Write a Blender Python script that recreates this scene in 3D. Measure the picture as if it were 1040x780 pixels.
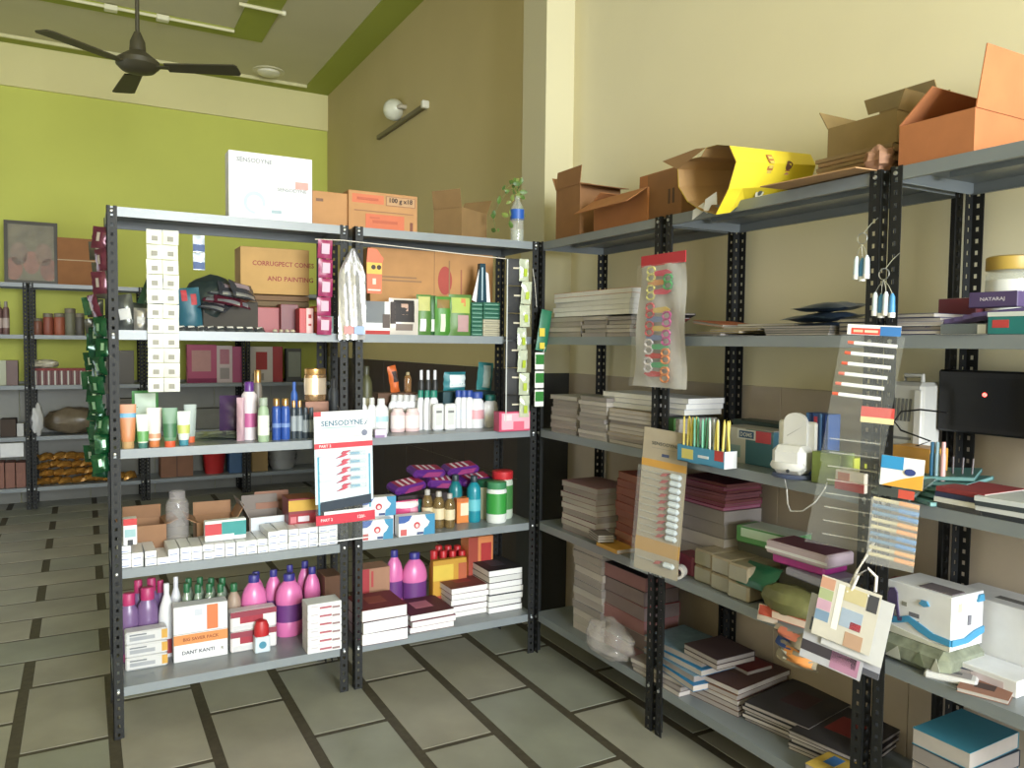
import bpy, math, random
from mathutils import Vector, Matrix
random.seed(7)
PI = math.pi
for _o in list(bpy.data.objects): bpy.data.objects.remove(_o)
SC = bpy.context.scene; COL = SC.collection
# ---------------------------------------------------------------- camera, world, daylight, exposure
FPX = 791.677; CAM = Vector((-2.0475, -3.4489, 1.6125)); YAW, PIT, ROL = .50321, .050595, .011315
_F = Vector((math.sin(YAW)*math.cos(PIT), math.cos(YAW)*math.cos(PIT), -math.sin(PIT)))
_R = Vector((math.cos(YAW), -math.sin(YAW), 0)); _U = _R.cross(_F)
_R, _U = math.cos(ROL)*_R+math.sin(ROL)*_U, -math.sin(ROL)*_R+math.cos(ROL)*_U
cd = bpy.data.cameras.new('camera'); cam = bpy.data.objects.new('camera', cd); COL.objects.link(cam)
cd.sensor_width = 36; cd.lens = FPX/1040*36; cd.clip_start = .05
cam.matrix_world = Matrix(((_R.x,_U.x,-_F.x,CAM.x),(_R.y,_U.y,-_F.y,CAM.y),(_R.z,_U.z,-_F.z,CAM.z),(0,0,0,1)))
SC.camera = cam
w = bpy.data.worlds.new('sky'); SC.world = w; w.use_nodes = True
w.node_tree.nodes['Background'].inputs[0].default_value = (.80, .90, 1, 1)
w.node_tree.nodes['Background'].inputs[1].default_value = 1.6
def area(name, loc, rot, sx, sy, e, col):
    l = bpy.data.lights.new(name, 'AREA'); l.shape = 'RECTANGLE'; l.size = sx; l.size_y = sy; l.energy = e; l.color = col
    o = bpy.data.objects.new(name, l); COL.objects.link(o); o.location = loc; o.rotation_euler = rot; return o
# daylight entering through the open shop front behind the camera
area('daylight_shop_front', (-1.0, -8.3, 2.45), (PI/2, 0, 0), 2.5, 2.75, 690, (.92, .97, 1))
# added fill light from an unseen opening at the back left
area('added_side_fill', (-4.32, 2.6, 1.6), (0, -PI/2, 0), 2.4, 2.2, 8, (1, 1, .95))
SC.view_settings.view_transform = 'Standard'; SC.view_settings.look = 'None'
SC.view_settings.exposure = 0.4; SC.view_settings.gamma = 1
# ---------------------------------------------------------------- pixel -> place helpers (1040x780)
def on(ax, v, px, py):
    d = _F+_R*((px-520)/FPX)+_U*((390-py)/FPX)
    return CAM+d*((v-CAM[ax])/d[ax])
# ---------------------------------------------------------------- materials
MATS = {}
def lin(c):
    r = []
    for v in c[:3]:
        v /= 255; r.append(v/12.92 if v <= .04045 else ((v+.055)/1.055)**2.4)
    return (*r, 1)
def M(c, rough=.5, metal=0, noise=.06, scale=14, bump=0, name=None):
    key = (tuple(c), rough, metal, noise, scale, bump)
    if key in MATS: return MATS[key]
    m = bpy.data.materials.new(name or 'paint_%d_%d_%d' % tuple(c[:3])); m.use_nodes = True
    nt = m.node_tree; b = nt.nodes['Principled BSDF']
    b.inputs['Roughness'].default_value = rough; b.inputs['Metallic'].default_value = metal
    tc = nt.nodes.new('ShaderNodeTexCoord'); nz = nt.nodes.new('ShaderNodeTexNoise')
    nz.inputs['Scale'].default_value = scale; nz.inputs['Detail'].default_value = 5
    nt.links.new(tc.outputs['Object'], nz.inputs['Vector'])
    mx = nt.nodes.new('ShaderNodeMix'); mx.data_type = 'RGBA'
    L = lin(c)
    mx.inputs[6].default_value = tuple(max(0, v*(1-noise*2)) for v in L[:3])+(1,)
    mx.inputs[7].default_value = tuple(min(1, v*(1+noise*1.4)) for v in L[:3])+(1,)
    nt.links.new(nz.outputs[0], mx.inputs[0]); nt.links.new(mx.outputs[2], b.inputs['Base Color'])
    if bump:
        bp = nt.nodes.new('ShaderNodeBump'); bp.inputs['Strength'].default_value = bump; bp.inputs['Distance'].default_value = .01
        nt.links.new(nz.outputs[0], bp.inputs['Height']); nt.links.new(bp.outputs[0], b.inputs['Normal'])
    MATS[key] = m; return m
def film(name, c, alpha=.3, rough=.08):
    if name in MATS: return MATS[name]
    m = bpy.data.materials.new(name); m.use_nodes = True; nt = m.node_tree; b = nt.nodes['Principled BSDF']
    b.inputs['Base Color'].default_value = lin(c); b.inputs['Roughness'].default_value = rough
    b.inputs['Alpha'].default_value = alpha; b.inputs['Specular IOR Level'].default_value = .8
    MATS[name] = m; return m
def glow(name, c, s):
    m = bpy.data.materials.new(name); m.use_nodes = True; b = m.node_tree.nodes['Principled BSDF']
    b.inputs['Emission Color'].default_value = lin(c); b.inputs['Emission Strength'].default_value = s; return m
WHITE = (226,228,230); BROWN = (150,108,70); KRAFT = (172,128,84)
CLEAR = film('clear_plastic', (225,230,228), .22); CLEARW = film('cloudy_plastic', (215,215,210), .42, .15)
def card(c=BROWN): return M(c, .8, 0, .12, 9)
def mute(c):
    g = sum(c)/3; return tuple(int(max(4, min(235, (g+(v-g)*.86)*.96))) for v in c)
def plas(c, r=.45): return M(mute(c), max(r, .3), 0, .04, 10)
def paper(c): return M(mute(c), .65, 0, .06, 20)
def foil(c=(190,192,196)): return M(c, .28, .75, .15, 25, .3)
STEEL = M((124,131,135), .34, .0, .07, 6, 0, 'painted_grey_steel')
BLACK = M((15,17,17), .62, 0, .15, 12, 0, 'black_enamel')
BOLT = M((190,192,190), .3, .9, .05)
# ---------------------------------------------------------------- mesh builder
class Mb:
    def __init__(s): s.v = []; s.f = []; s.mi = []; s.sm = []
    def face(s, idx, m=0, smooth=False): s.f.append(tuple(idx)); s.mi.append(m); s.sm.append(smooth)
    def quad(s, pts, m=0):
        n = len(s.v); s.v += [tuple(p) for p in pts]; s.face(range(n, n+len(pts)), m); return s
    def box(s, x0, x1, y0, y1, z0, z1, m=0, ch=0):
        n = len(s.v)
        if ch <= 0:
            s.v += [(x, y, z) for z in (z0, z1) for y in (y0, y1) for x in (x0, x1)]
            for q in ((0,2,3,1),(4,5,7,6),(0,1,5,4),(2,6,7,3),(0,4,6,2),(1,3,7,5)): s.face([n+i for i in q], m)
            return s
        c = min(ch, (x1-x0)*.45, (y1-y0)*.45, (z1-z0)*.45)
        idx = {}
        for sx in (0,1):
            for sy in (0,1):
                for sz in (0,1):
                    X, Y, Z = (x0,x1)[sx], (y0,y1)[sy], (z0,z1)[sz]
                    ix, iy, iz = X+(c,-c)[sx], Y+(c,-c)[sy], Z+(c,-c)[sz]
                    for a, p in (('x',(X,iy,iz)),('y',(ix,Y,iz)),('z',(ix,iy,Z))):
                        idx[(sx,sy,sz,a)] = len(s.v); s.v.append(p)
        def q(ks, flip): 
            l = [idx[k] for k in ks]; s.face(l[::-1] if flip else l, m)
        for t in (0,1):
            q([(t,0,0,'x'),(t,1,0,'x'),(t,1,1,'x'),(t,0,1,'x')], t == 0)
            q([(0,t,0,'y'),(1,t,0,'y'),(1,t,1,'y'),(0,t,1,'y')], t == 1)
            q([(0,0,t,'z'),(1,0,t,'z'),(1,1,t,'z'),(0,1,t,'z')], t == 0)
        for a in (0,1):
            for b in (0,1):
                q([(a,b,0,'x'),(a,b,0,'y'),(a,b,1,'y'),(a,b,1,'x')], (a+b) % 2 == 1)
                q([(a,0,b,'x'),(a,0,b,'z'),(a,1,b,'z'),(a,1,b,'x')], (a+b) % 2 == 0)
                q([(0,a,b,'y'),(0,a,b,'z'),(1,a,b,'z'),(1,a,b,'y')], (a+b) % 2 == 1)
                for d in (0,1): q([(a,b,d,'x'),(a,b,d,'y'),(a,b,d,'z')], (a+b+d) % 2 == 0)
        return s
    def lathe(s, prof, n=20, cx=0, cy=0, ex=1, ey=1, m=0, close=True):
        b = len(s.v)
        for r, z in prof:
            for i in range(n):
                a = 2*PI*i/n; s.v.append((cx+math.cos(a)*r*ex, cy+math.sin(a)*r*ey, z))
        for k in range(len(prof)-1):
            for i in range(n):
                j = (i+1) % n; s.face((b+k*n+i, b+k*n+j, b+(k+1)*n+j, b+(k+1)*n+i), m, True)
        if close:
            s.face([b+i for i in range(n)][::-1], m); k = len(prof)-1; s.face([b+k*n+i for i in range(n)], m)
        return s
    def tube(s, pts, r, n=8, m=0):
        pts = [Vector(p) for p in pts]; b = len(s.v)
        for k, p in enumerate(pts):
            t = (pts[min(k+1, len(pts)-1)]-pts[max(k-1, 0)]).normalized()
            u = t.cross(Vector((0,0,1)) if abs(t.z) < .9 else Vector((1,0,0))).normalized(); v = t.cross(u)
            for i in range(n):
                a = 2*PI*i/n; s.v.append(tuple(p+u*math.cos(a)*r+v*math.sin(a)*r))
        for k in range(len(pts)-1):
            for i in range(n):
                j = (i+1) % n; s.face((b+k*n+i, b+k*n+j, b+(k+1)*n+j, b+(k+1)*n+i), m, True)
        s.face([b+i for i in range(n)][::-1], m); s.face([b+(len(pts)-1)*n+i for i in range(n)], m); return s
    def prism(s, poly, y0, y1, m=0):       # poly in XZ extruded along Y
        b = len(s.v); n = len(poly)
        s.v += [(x, y0, z) for x, z in poly]+[(x, y1, z) for x, z in poly]
        s.face(range(b, b+n), m); s.face([b+n+i for i in range(n)][::-1], m)
        for i in range(n):
            j = (i+1) % n; s.face((b+i, b+n+i, b+n+j, b+j), m)
        return s
    def grid(s, fn, nu, nv, m=0, smooth=True):
        b = len(s.v)
        for j in range(nv+1):
            for i in range(nu+1): s.v.append(tuple(fn(i/nu, j/nv)))
        for j in range(nv):
            for i in range(nu):
                a = b+j*(nu+1)+i; s.face((a, a+1, a+nu+2, a+nu+1), m, smooth)
        return s
    def xf(s, mat, start=0):
        for i in range(start, len(s.v)): s.v[i] = tuple(mat @ Vector(s.v[i]))
        return s
    def mesh(s, name, mats):
        me = bpy.data.meshes.new(name); me.from_pydata(s.v, [], s.f)
        for m in (mats if isinstance(mats, (list, tuple)) else [mats]): me.materials.append(m)
        me.polygons.foreach_set('material_index', s.mi); me.polygons.foreach_set('use_smooth', s.sm)
        if any(s.sm): me.set_sharp_from_angle(angle=.75)
        me.update(); return me
def mkobj(name, me, parent=None, loc=(0,0,0), rot=(0,0,0)):
    o = bpy.data.objects.new(name, me); COL.objects.link(o); o.location = loc; o.rotation_euler = rot
    if parent is not None: o.parent = parent
    return o
def part(name, mb, mats, parent, loc=(0,0,0), rot=(0,0,0), label=None):
    o = mkobj(name, mb.mesh(name, mats) if isinstance(mb, Mb) else mb, parent, loc, rot)
    if label: o['label'] = label
    return o
LABELS = {}
def tag(o, label, cat, group=None):
    LABELS[label] = LABELS.get(label, 0)+1
    o['label'] = label; o['category'] = cat
    if group: o['group'] = group
    return o
def thing(name, label, cat, loc=(0,0,0), rz=0, group=None, rx=0, ry=0):
    o = bpy.data.objects.new(name, None); COL.objects.link(o); o.empty_display_size = .05
    o.location = loc; o.rotation_euler = (rx, ry, rz); return tag(o, label, cat, group)
def struct(name, mb, mats, parent=None):
    o = part(name, mb, mats, parent)
    if parent is None: o['kind'] = 'structure'
    return o
_tc = {}
def text_mb(s, width, height=None):
    """flat lettering as real faces in XZ facing -Y, centred on x, z"""
    if s not in _tc:
        cu = bpy.data.curves.new('t', 'FONT'); cu.body = s; cu.align_x = 'CENTER'; cu.align_y = 'CENTER'; cu.resolution_u = 2; cu.offset = .018
        o = bpy.data.objects.new('t', cu); COL.objects.link(o)
        me = bpy.data.meshes.new_from_object(o.evaluated_get(bpy.context.evaluated_depsgraph_get()))
        v = [tuple(x.co) for x in me.vertices]; f = [tuple(p.vertices) for p in me.polygons]
        bpy.data.objects.remove(o); bpy.data.curves.remove(cu); bpy.data.meshes.remove(me); _tc[s] = (v, f)
    v, f = _tc[s]; xs = [a[0] for a in v]; ys = [a[1] for a in v]
    k = width/(max(xs)-min(xs)); kz = (height/(max(ys)-min(ys))) if height else k
    mx, my = (max(xs)+min(xs))/2, (max(ys)+min(ys))/2
    mb = Mb(); mb.v = [((a[0]-mx)*k, 0, (a[1]-my)*kz) for a in v]
    for q in f: mb.face(q)
    return mb
def lettering(parent, s, width, col, loc, height=None, rot=(0,0,0)):
    return part('lettering', text_mb(s, width, height), paper(col), parent, loc, rot)
ORD = ['first','second','third','fourth','fifth','sixth','seventh','eighth','ninth','tenth','eleventh','twelfth','thirteenth','fourteenth','fifteenth','sixteenth','seventeenth','eighteenth','nineteenth','twentieth','twenty-first','twenty-second','twenty-third','twenty-fourth','twenty-fifth']
# ---------------------------------------------------------------- room
Z = [2.1351, 1.6524, 1.177, .6927, .2105]; W = .9653; GAP = .0301; DEP = .405; LIP = .0374; HP = 2.138
WX = .45; BY = 5.55; LX = -4.4; FY = -8.4; CZ = 4.44
GRN = (190,194,88); CREAM = (228,220,186); TAN = (176,158,112)
wallcream = M(CREAM, .75, 0, .05, 1.3, .05, 'cream_wall_paint'); wallgreen = M(GRN, .7, 0, .06, 1.1, .05, 'lime_green_wall_paint')
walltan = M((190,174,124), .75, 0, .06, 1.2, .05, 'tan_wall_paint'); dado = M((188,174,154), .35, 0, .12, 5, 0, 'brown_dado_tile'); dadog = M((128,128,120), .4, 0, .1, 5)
ceilm = M((196,190,152), .85, 0, .05, 1.5, 0, 'ceiling_paint'); ceilg = M((150,158,60), .8, 0, .05, 1.5)
fl = struct('floor', Mb().box(LX, WX, FY, BY, -.05, 0), M((70,64,50), .6, 0, .3, 30, .2, 'dark_slate_joint'))
tilemats = [M(c, .38, 0, .22, 3.2, .04) for c in ((148,146,132),(142,142,130),(150,146,132),(136,138,126),(144,141,128))]
def tile(x0, x1, y0, y1):
    x0, x1, y0, y1 = max(x0, LX+.01), min(x1, WX-.005), max(y0, FY+.01), min(y1, BY-.01)
    if x1-x0 < .03 or y1-y0 < .03: return
    w_, d_ = x1-x0, y1-y0
    part('tile', Mb().box(-w_/2, w_/2, -d_/2, d_/2, 0, .003, 0, .002), random.choice(tilemats), fl, ((x0+x1)/2, (y0+y1)/2, 0))
P_, L_ = .3492, .711
for i in range(-2, 13):                     # near field: slabs laid lengthwise away from the camera
    xc = -.212-P_*i
    off = .055 if i % 2 else -.342
    if i >= 5: off -= .02
    for j in range(-3, 12):
        y1 = off-L_*j; y0 = y1-L_
        if y0 > .69: continue
        tile(xc-P_+.022, xc-.022, y0+.014, min(y1-.014, .69))
for r in range(15):                         # far field: slabs laid crosswise
    y0 = .705+.3445*r
    for j in range(-6, 8):
        x1 = -2.30+(.33 if r % 2 else 0)+L_*j
        tile(x1-L_+.024, x1-.024, y0+.014, y0+.3445-.008)
wr = struct('wall_right', Mb().box(WX, WX+.2, FY, BY+.2, 0, CZ+.1), wallcream)
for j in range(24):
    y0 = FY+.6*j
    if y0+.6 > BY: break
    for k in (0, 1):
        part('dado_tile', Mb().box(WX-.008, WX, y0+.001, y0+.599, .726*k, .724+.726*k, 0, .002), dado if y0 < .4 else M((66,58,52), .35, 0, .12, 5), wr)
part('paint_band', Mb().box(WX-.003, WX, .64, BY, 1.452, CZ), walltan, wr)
wb = struct('wall_back', Mb().box(LX-.2, WX, BY, BY+.2, 0, CZ+.1), wallgreen)
part('cream_band', Mb().box(LX, WX-.003, BY-.03, BY, 4.03, CZ), M((212,204,146), .75, 0, .04, 1.5), wb)
for j in range(8): part('dado_tile', Mb().box(LX+.6*j+.001, min(LX+.6*j+.599, WX-.01), BY-.008, BY, 0, 1.2, 0, .002), dadog, wb)
wallside = M((176,166,138), .8, 0, .06, 1.2, 0, 'dull_brown_wall_paint')
wl = struct('wall_left', Mb().box(LX-.2, LX, FY, 1.5, 0, CZ+.1).box(LX-.2, LX, 3.7, BY, 0, CZ+.1).box(LX-.2, LX, 1.5, 3.7, 2.8, CZ+.1), wallside)  # unseen side opening added to go with the fill light
wf = struct('wall_front', Mb().box(.25, WX, FY-.2, FY, 0, CZ).box(LX, -2.25, FY-.2, FY, 0, CZ).box(-2.25, .25, FY-.2, FY, 3.85, CZ).box(-2.25, .25, FY-.2, FY, 0, 1.05), wallside)  # low sill added out of view to dim the lower shelves and floor
ce = struct('ceiling', Mb().box(LX-.2, WX+.2, FY, BY+.2, CZ, CZ+.15), ceilm)
part('green_border', Mb().box(.155, WX, FY, BY, CZ-.012, CZ).box(LX, .155, BY-.22, BY, CZ-.012, CZ), ceilg, ce)
part('green_border', Mb().box(-3.9, -.53, 4.094, 4.28, CZ-.012, CZ).box(-.805, -.53, -4, 4.094, CZ-.012, CZ), ceilg, ce)
part('beading', Mb().box(LX, .155, BY-.245, BY-.22, CZ-.03, CZ), M((205,200,150)), ce)
pm = Mb().box(.263, WX, .39, .655, 0, CZ)
pl = struct('trim_1', pm, M((190,183,150), .7, 0, .04, 1.2))
part('dado_tile', Mb().box(.255, WX, .382, .66, 0, 1.45), M((48,50,50), .3, 0, .2, 6), pl)
# ---------------------------------------------------------------- racks
def post_mb():
    m = Mb(); t = .0025; w_ = .038; p = .0365; n = int(HP/p)
    for ax in (0, 1):
        def bx(a0, a1, z0, z1):
            if ax == 0: m.box(a0, a1, 0, t, z0, z1)
            else: m.box(0, t, a0, a1, z0, z1)
        bx(0, .014, 0, HP); bx(.024, w_, 0, HP)
        for i in range(n+1):
            z0 = i*p-.0115; bx(.014, .024, max(0, z0), min(HP, z0+.023))
    return m.mesh('post', BLACK)
POST = post_mb()
def shelf_me(width, dep):
    m = Mb(); t = .0015
    m.box(0, width, 0, dep, -t, 0)
    m.box(0, width, 0, t, -LIP, -t).box(0, width, dep-t, dep, -LIP, -t).box(0, t, t, dep-t, -LIP, -t).box(width-t, width, t, dep-t, -LIP, -t)
    m.box(0, width, t, .014, -LIP, -LIP+t).box(0, width, dep-.014, dep-t, -LIP, -LIP+t)
    m.box(.06, width-.06, dep*.5-.02, dep*.5+.02, -.018, -t)
    return m.mesh('shelf', STEEL)
SHELF = shelf_me(W-.006, DEP-.006)
BOLTM = Mb().lathe([(.0065,0),(.0065,.004),(.003,.006)], 8).mesh('bolt', BOLT)
def rack(label, loc, rz, skip=()):
    r = thing('steel_rack', label, 'rack', loc, rz, 'slotted steel racks')
    for (x, y, a, fx) in ((0,0,0,1),(W,0,0,-1),(0,DEP,0,1),(W,DEP,0,-1)):
        o = part('post', POST, None, r, (x, y, 0)); o.scale = (fx, 1 if y == 0 else -1, 1)
    for k in range(5):
        if k in skip: continue
        s = part('shelf', SHELF, None, r, (.003, .003, Z[k]))
        for x in (.018, W-.018):
            part('bolt', BOLTM, None, s, (x-.003, -.0035, -.018), (PI/2, 0, 0))
    return r
XL = -2*W-GAP
rack('island rack at the left end carrying tubes, white toothpaste cartons and pink bottles', (XL, 0, 0), 0)
rack('island rack next to the corner with purple packs and notebooks', (-W, 0, 0), 0)
XR = .0101; YA = .0202; R90 = -PI/2
rack('wall rack in the corner carrying the scissors bag and book stacks', (XR, YA-.002, 0), R90)
rack('middle wall rack below the yellow carton', (XR, YA-W-GAP, 0), R90)
rack('wall rack at the right edge below the open orange-brown carton', (XR, YA-2*W-2*GAP, 0), R90)
YB = 5.13
for i, s in enumerate(('back wall rack cut off by the left edge of the picture', 'back wall rack with golden packets left of the island rack', 'back wall rack with the red bucket seen through the island rack', 'back wall rack nearest the corner seen behind the orange pouch display')):
    rack(s, (-3.46+i*.9755, YB, 0), 0)
# placement helpers: island front faces -Y, wall racks face -X
def isl(k, px0, px1, pyt, y=None, pb=None, base=0):
    z = Z[k]+base
    if y is None: y = on(2, z, (px0+px1)/2, pb).y
    pm_ = (px0+px1)/2
    x0 = on(1, y, px0, (pyt+ (pb or pyt))/2).x; x1 = on(1, y, px1, (pyt+(pb or pyt))/2).x
    h = on(1, y, pm_, pyt).z-z
    return (Vector(((x0+x1)/2, y, z)), abs(x1-x0), h, 0)
def wal(k, px0, px1, pyt, x=None, pb=None, base=0):
    z = Z[k]+base
    if x is None: x = on(2, z, (px0+px1)/2, pb).x
    pm_ = (px0+px1)/2
    y0 = on(0, x, px0, (pyt+(pb or pyt))/2).y; y1 = on(0, x, px1, (pyt+(pb or pyt))/2).y
    h = on(0, x, pm_, pyt).z-z
    return (Vector((x, (y0+y1)/2, z)), abs(y1-y0), h, R90)
def bak(k, px0, px1, pyt, y=5.2, base=0):
    z = Z[k]+base; x0 = on(1, y, px0, pyt).x; x1 = on(1, y, px1, pyt).x
    return (Vector(((x0+x1)/2, y, z)), abs(x1-x0), on(1, y, (px0+px1)/2, pyt).z-z, 0)
# ---------------------------------------------------------------- product builders (front faces local -Y, base z = 0, centred on x)
EPS = .0007
def panel_mb(face, w, d, h, u0, v0, u1, v1, k=0):
    """printed panel on a box face; u,v in 0..1"""
    m = Mb(); EPS = .0006+.0005*k
    if face == 'F': m.box(-w/2+u0*w, -w/2+u1*w, -EPS, 0, v0*h, v1*h)
    elif face == 'L': m.box(-w/2-EPS, -w/2, d-u1*d, d-u0*d, v0*h, v1*h)
    elif face == 'R': m.box(w/2, w/2+EPS, u0*d, u1*d, v0*h, v1*h)
    elif face == 'T': m.box(-w/2+u0*w, -w/2+u1*w, v0*d, v1*d, h, h+EPS)
    return m
def boxit(name, label, cat, pl, d, mat, panels=(), texts=(), group=None, ch=.002, dz=0, rot=0, h=None, rx=0, ry=0, w=None, polys=()):
    p, w_, h_, rz = pl; h_ = h or max(h_, .008); w_ = w or w_
    r = thing(name, label, cat, p+Vector((0,0,dz)), rz+rot, group, rx, ry)
    part('body', Mb().box(-w_/2, w_/2, 0, d, 0, h_, 0, ch), mat, r)
    for kq, q in enumerate(panels):
        part(q[6] if len(q) > 6 else 'printed_panel', panel_mb(q[0], w_, d, h_, *q[1:5], k=kq), q[5] if not isinstance(q[5], tuple) else paper(q[5]), r)
    for kq, (f_, pts, mm) in enumerate(polys):
        e = .0006+.0005*(kq+len(panels)); mm = paper(mm) if isinstance(mm, tuple) else mm
        if f_ == 'F': part('printed_shape', Mb().prism([(-w_/2+u*w_, v*h_) for u, v in pts], -e, 0), mm, r)
        else: part('printed_shape', Mb().prism([(u*d, v*h_) for u, v in pts], -e, 0).xf(Matrix.Translation((w_/2,0,0)) @ Matrix.Rotation(PI/2,4,'Z')), mm, r)
    TE = .0012+.0005*(len(panels)+len(polys))
    for t in texts:       # (string, face, u centre, v centre, width fraction, colour[, height m])
        s, f, u, v, wf_, c = t[:6]; hh = t[6] if len(t) > 6 else None
        if f == 'F': lettering(r, s, wf_*w_, c, (-w_/2+u*w_, -TE, v*h_), hh)
        elif f == 'L': lettering(r, s, wf_*d, c, (-w_/2-TE, d-u*d, v*h_), hh, (0,0,-PI/2))
        elif f == 'R': lettering(r, s, wf_*d, c, (w_/2+TE, u*d, v*h_), hh, (0,0,PI/2))
    return r
PROF = {
 'round': [(.0,0),(.88,0),(.96,.02),(1,.05),(1,.66),(.93,.74),(.6,.83),(.4,.86),(.4,.88)],
 'shampoo': [(.0,0),(.9,0),(1,.04),(1,.62),(.9,.74),(.55,.82),(.5,.84)],
 'jug': [(.0,0),(.9,0),(1,.04),(1,.30),(.96,.32),(.96,.52),(1,.55),(.9,.70),(.62,.80),(.3,.86),(.3,.88)],
 'can': [(.0,0),(.96,0),(1,.02),(1,.74),(.95,.78),(.7,.82),(.7,.83)],
 'jar': [(.0,0),(.92,0),(1,.05),(1,.76),(.92,.82),(.88,.84)],
 'flask': [(.0,0),(.92,0),(1,.04),(1,.66),(.9,.76),(.62,.82),(.6,.84)],
 'dome': [(.0,0),(.9,0),(1,.03),(1,.22),(.95,.24),(.95,.52),(1,.55),(1,.60),(.93,.70),(.76,.79),(.5,.86),(.36,.885),(.36,.9)],
 'toilet': [(.0,0),(.95,0),(1,.05),(1,.56),(.86,.68),(.5,.80),(.34,.85),(.34,.9)],
}
BCACHE = {}
def bottle_meshes(kind, r, h, ey, mats, capr, lab, caph):
    key = (kind, round(r,3), round(h,3), ey, tuple(id(m) for m in mats), capr, lab)
    if key in BCACHE: return BCACHE[key]
    pr = [(max(a*r, .0005), b*h) for a, b in PROF[kind]]
    body = Mb().lathe(pr, 20, 0, 0, 1, ey).mesh('body', mats[0])
    z0 = pr[-1][1]-.004; cr = capr*r
    cap = Mb().lathe([(cr*.98, z0), (cr, z0+.003), (cr, h-.004), (cr*.85, h)], 16, 0, 0, 1, max(ey, .75)).mesh('cap', mats[1])
    lb = None
    if lab:
        def rad(f):
            for (a, b), (a2, b2) in zip(PROF[kind], PROF[kind][1:]):
                if b <= f <= b2 and b2 > b: return a+(a2-a)*(f-b)/(b2-b)
            return 1
        lb = Mb().lathe([(rad(f)*r+.0008, f*h) for f in (lab[0], (lab[0]+lab[1])/2, lab[1])], 20, 0, 0, 1, ey, close=False).mesh('label_band', mats[2])
    BCACHE[key] = (body, cap, lb); return BCACHE[key]
def bottle(name, label, pl, kind, body, cap, lab=None, labr=(.2,.6), capr=.5, ey=1, group=None, dz=0, rot=0, cat='bottle', h=None, tilt=(0,0)):
    p, w_, h_, rz = pl; h_ = h or h_; r = w_/2
    t = thing(name, label, cat, p+Vector((0,0,dz)), rz+rot, group, tilt[0], tilt[1])
    off = Vector((0, r*ey, 0))
    b, c, l = bottle_meshes(kind, r, h_, ey, (body, cap, lab or cap), capr, labr if lab else None, 0)
    part('body', b, None, t, off); part('cap', c, None, t, off)
    if l: part('label_band', l, None, t, off)
    return t
def tube(name, label, pl, body, cap, band=None, rot=0, bandr=(.62,.75), group=None):
    p, w_, h_, rz = pl; t = thing(name, label, 'cosmetic tube', p, rz+rot, group)
    r = w_*.5; ch = h_*.16
    def ring(z, k): return (r*(.80+.20*k), max(r*.62*(1-k), .0012), z)
    m = Mb(); n = 16; prof = [(r*.72, r*.56, ch)]+[ring(ch+.004+(h_-ch-.004)*i/6, i/6) for i in range(7)]
    def sk(mb, pr):
        b = len(mb.v)
        for a, e, z in pr:
            for i in range(n): q = 2*PI*i/n; mb.v.append((math.cos(q)*a, math.sin(q)*e+r*.6, z))
        for k in range(len(pr)-1):
            for i in range(n): j = (i+1) % n; mb.face((b+k*n+i, b+k*n+j, b+(k+1)*n+j, b+(k+1)*n+i), 0, True)
        mb.face([b+i for i in range(n)][::-1]); mb.face([b+(len(pr)-1)*n+i for i in range(n)])
        return mb
    part('body', sk(m, prof), body, t)
    part('cap', Mb().lathe([(r*.66,0),(r*.7,.002),(r*.7,ch),(r*.6,ch+.002)], 16, 0, r*.6, 1, .8), cap, t)
    if band:
        pr = []
        for f in bandr:
            k = (f*h_-ch)/(h_-ch); a, e, z = ring(f*h_, k); pr.append((a+.001, e+.001, z))
        part('printed_band', sk(Mb(), pr), band, t)
    return t
def pouch_mb(w_, h_, t_, wob=.0, crimp=.06, nu=8, nv=8, seed=0):
    rr = random.Random(seed); ph = rr.random()*6
    m = Mb()
    def f(sgn):
        def g(u, v):
            a = max(0, 1-abs(2*u-1)**3)*max(0, 1-abs(2*v-1)**4) if crimp < v < 1-crimp else 0
            wv = wob*math.sin(5*u+ph+7*v)*math.sin(9*v+ph)
            return ((u-.5)*w_*(1-.06*a), sgn*t_/2*a+wv*t_+t_/2, v*h_)
        return g
    m.grid(f(-1), nu, nv); m.grid(f(1), nu, nv)
    k = (nu+1)*(nv+1); F = len(m.f)//2
    for i in range(F, 2*F): m.f[i] = m.f[i][::-1]
    return m
def pouch(name, label, loc, rz, w_, h_, t_, mat, panels=(), rx=0, ry=0, cat='pouch', group=None, wob=.15, seed=0):
    """standing pillow pack; panels (u0,v0,u1,v1,mat) print patches following the front"""
    r = thing(name, label, cat, loc, rz, group, rx, ry)
    part('wrapper', pouch_mb(w_, h_, t_, wob, seed=seed), mat, r)
    rr = random.Random(seed); ph = rr.random()*6
    for (u0, v0, u1, v1, mm) in panels:
        def g(a, b):
            u = u0+(u1-u0)*a; v = v0+(v1-v0)*b
            q = max(0, 1-abs(2*u-1)**3)*max(0, 1-abs(2*v-1)**4)
            return ((u-.5)*w_*(1-.06*q), -t_/2*q+wob*math.sin(5*u+ph+7*v)*math.sin(9*v+ph)*t_+t_/2-.0015, v*h_)
        part('printed_panel', Mb().grid(g, 6, 6), mm if not isinstance(mm, tuple) else paper(mm), r)
    return r
PAGE = [paper(c) for c in ((232,232,230),(222,222,220),(238,238,238))]
WPAGE = [paper(c) for c in ((176,168,160),(162,152,146),(186,178,170),(150,142,138))]
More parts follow.
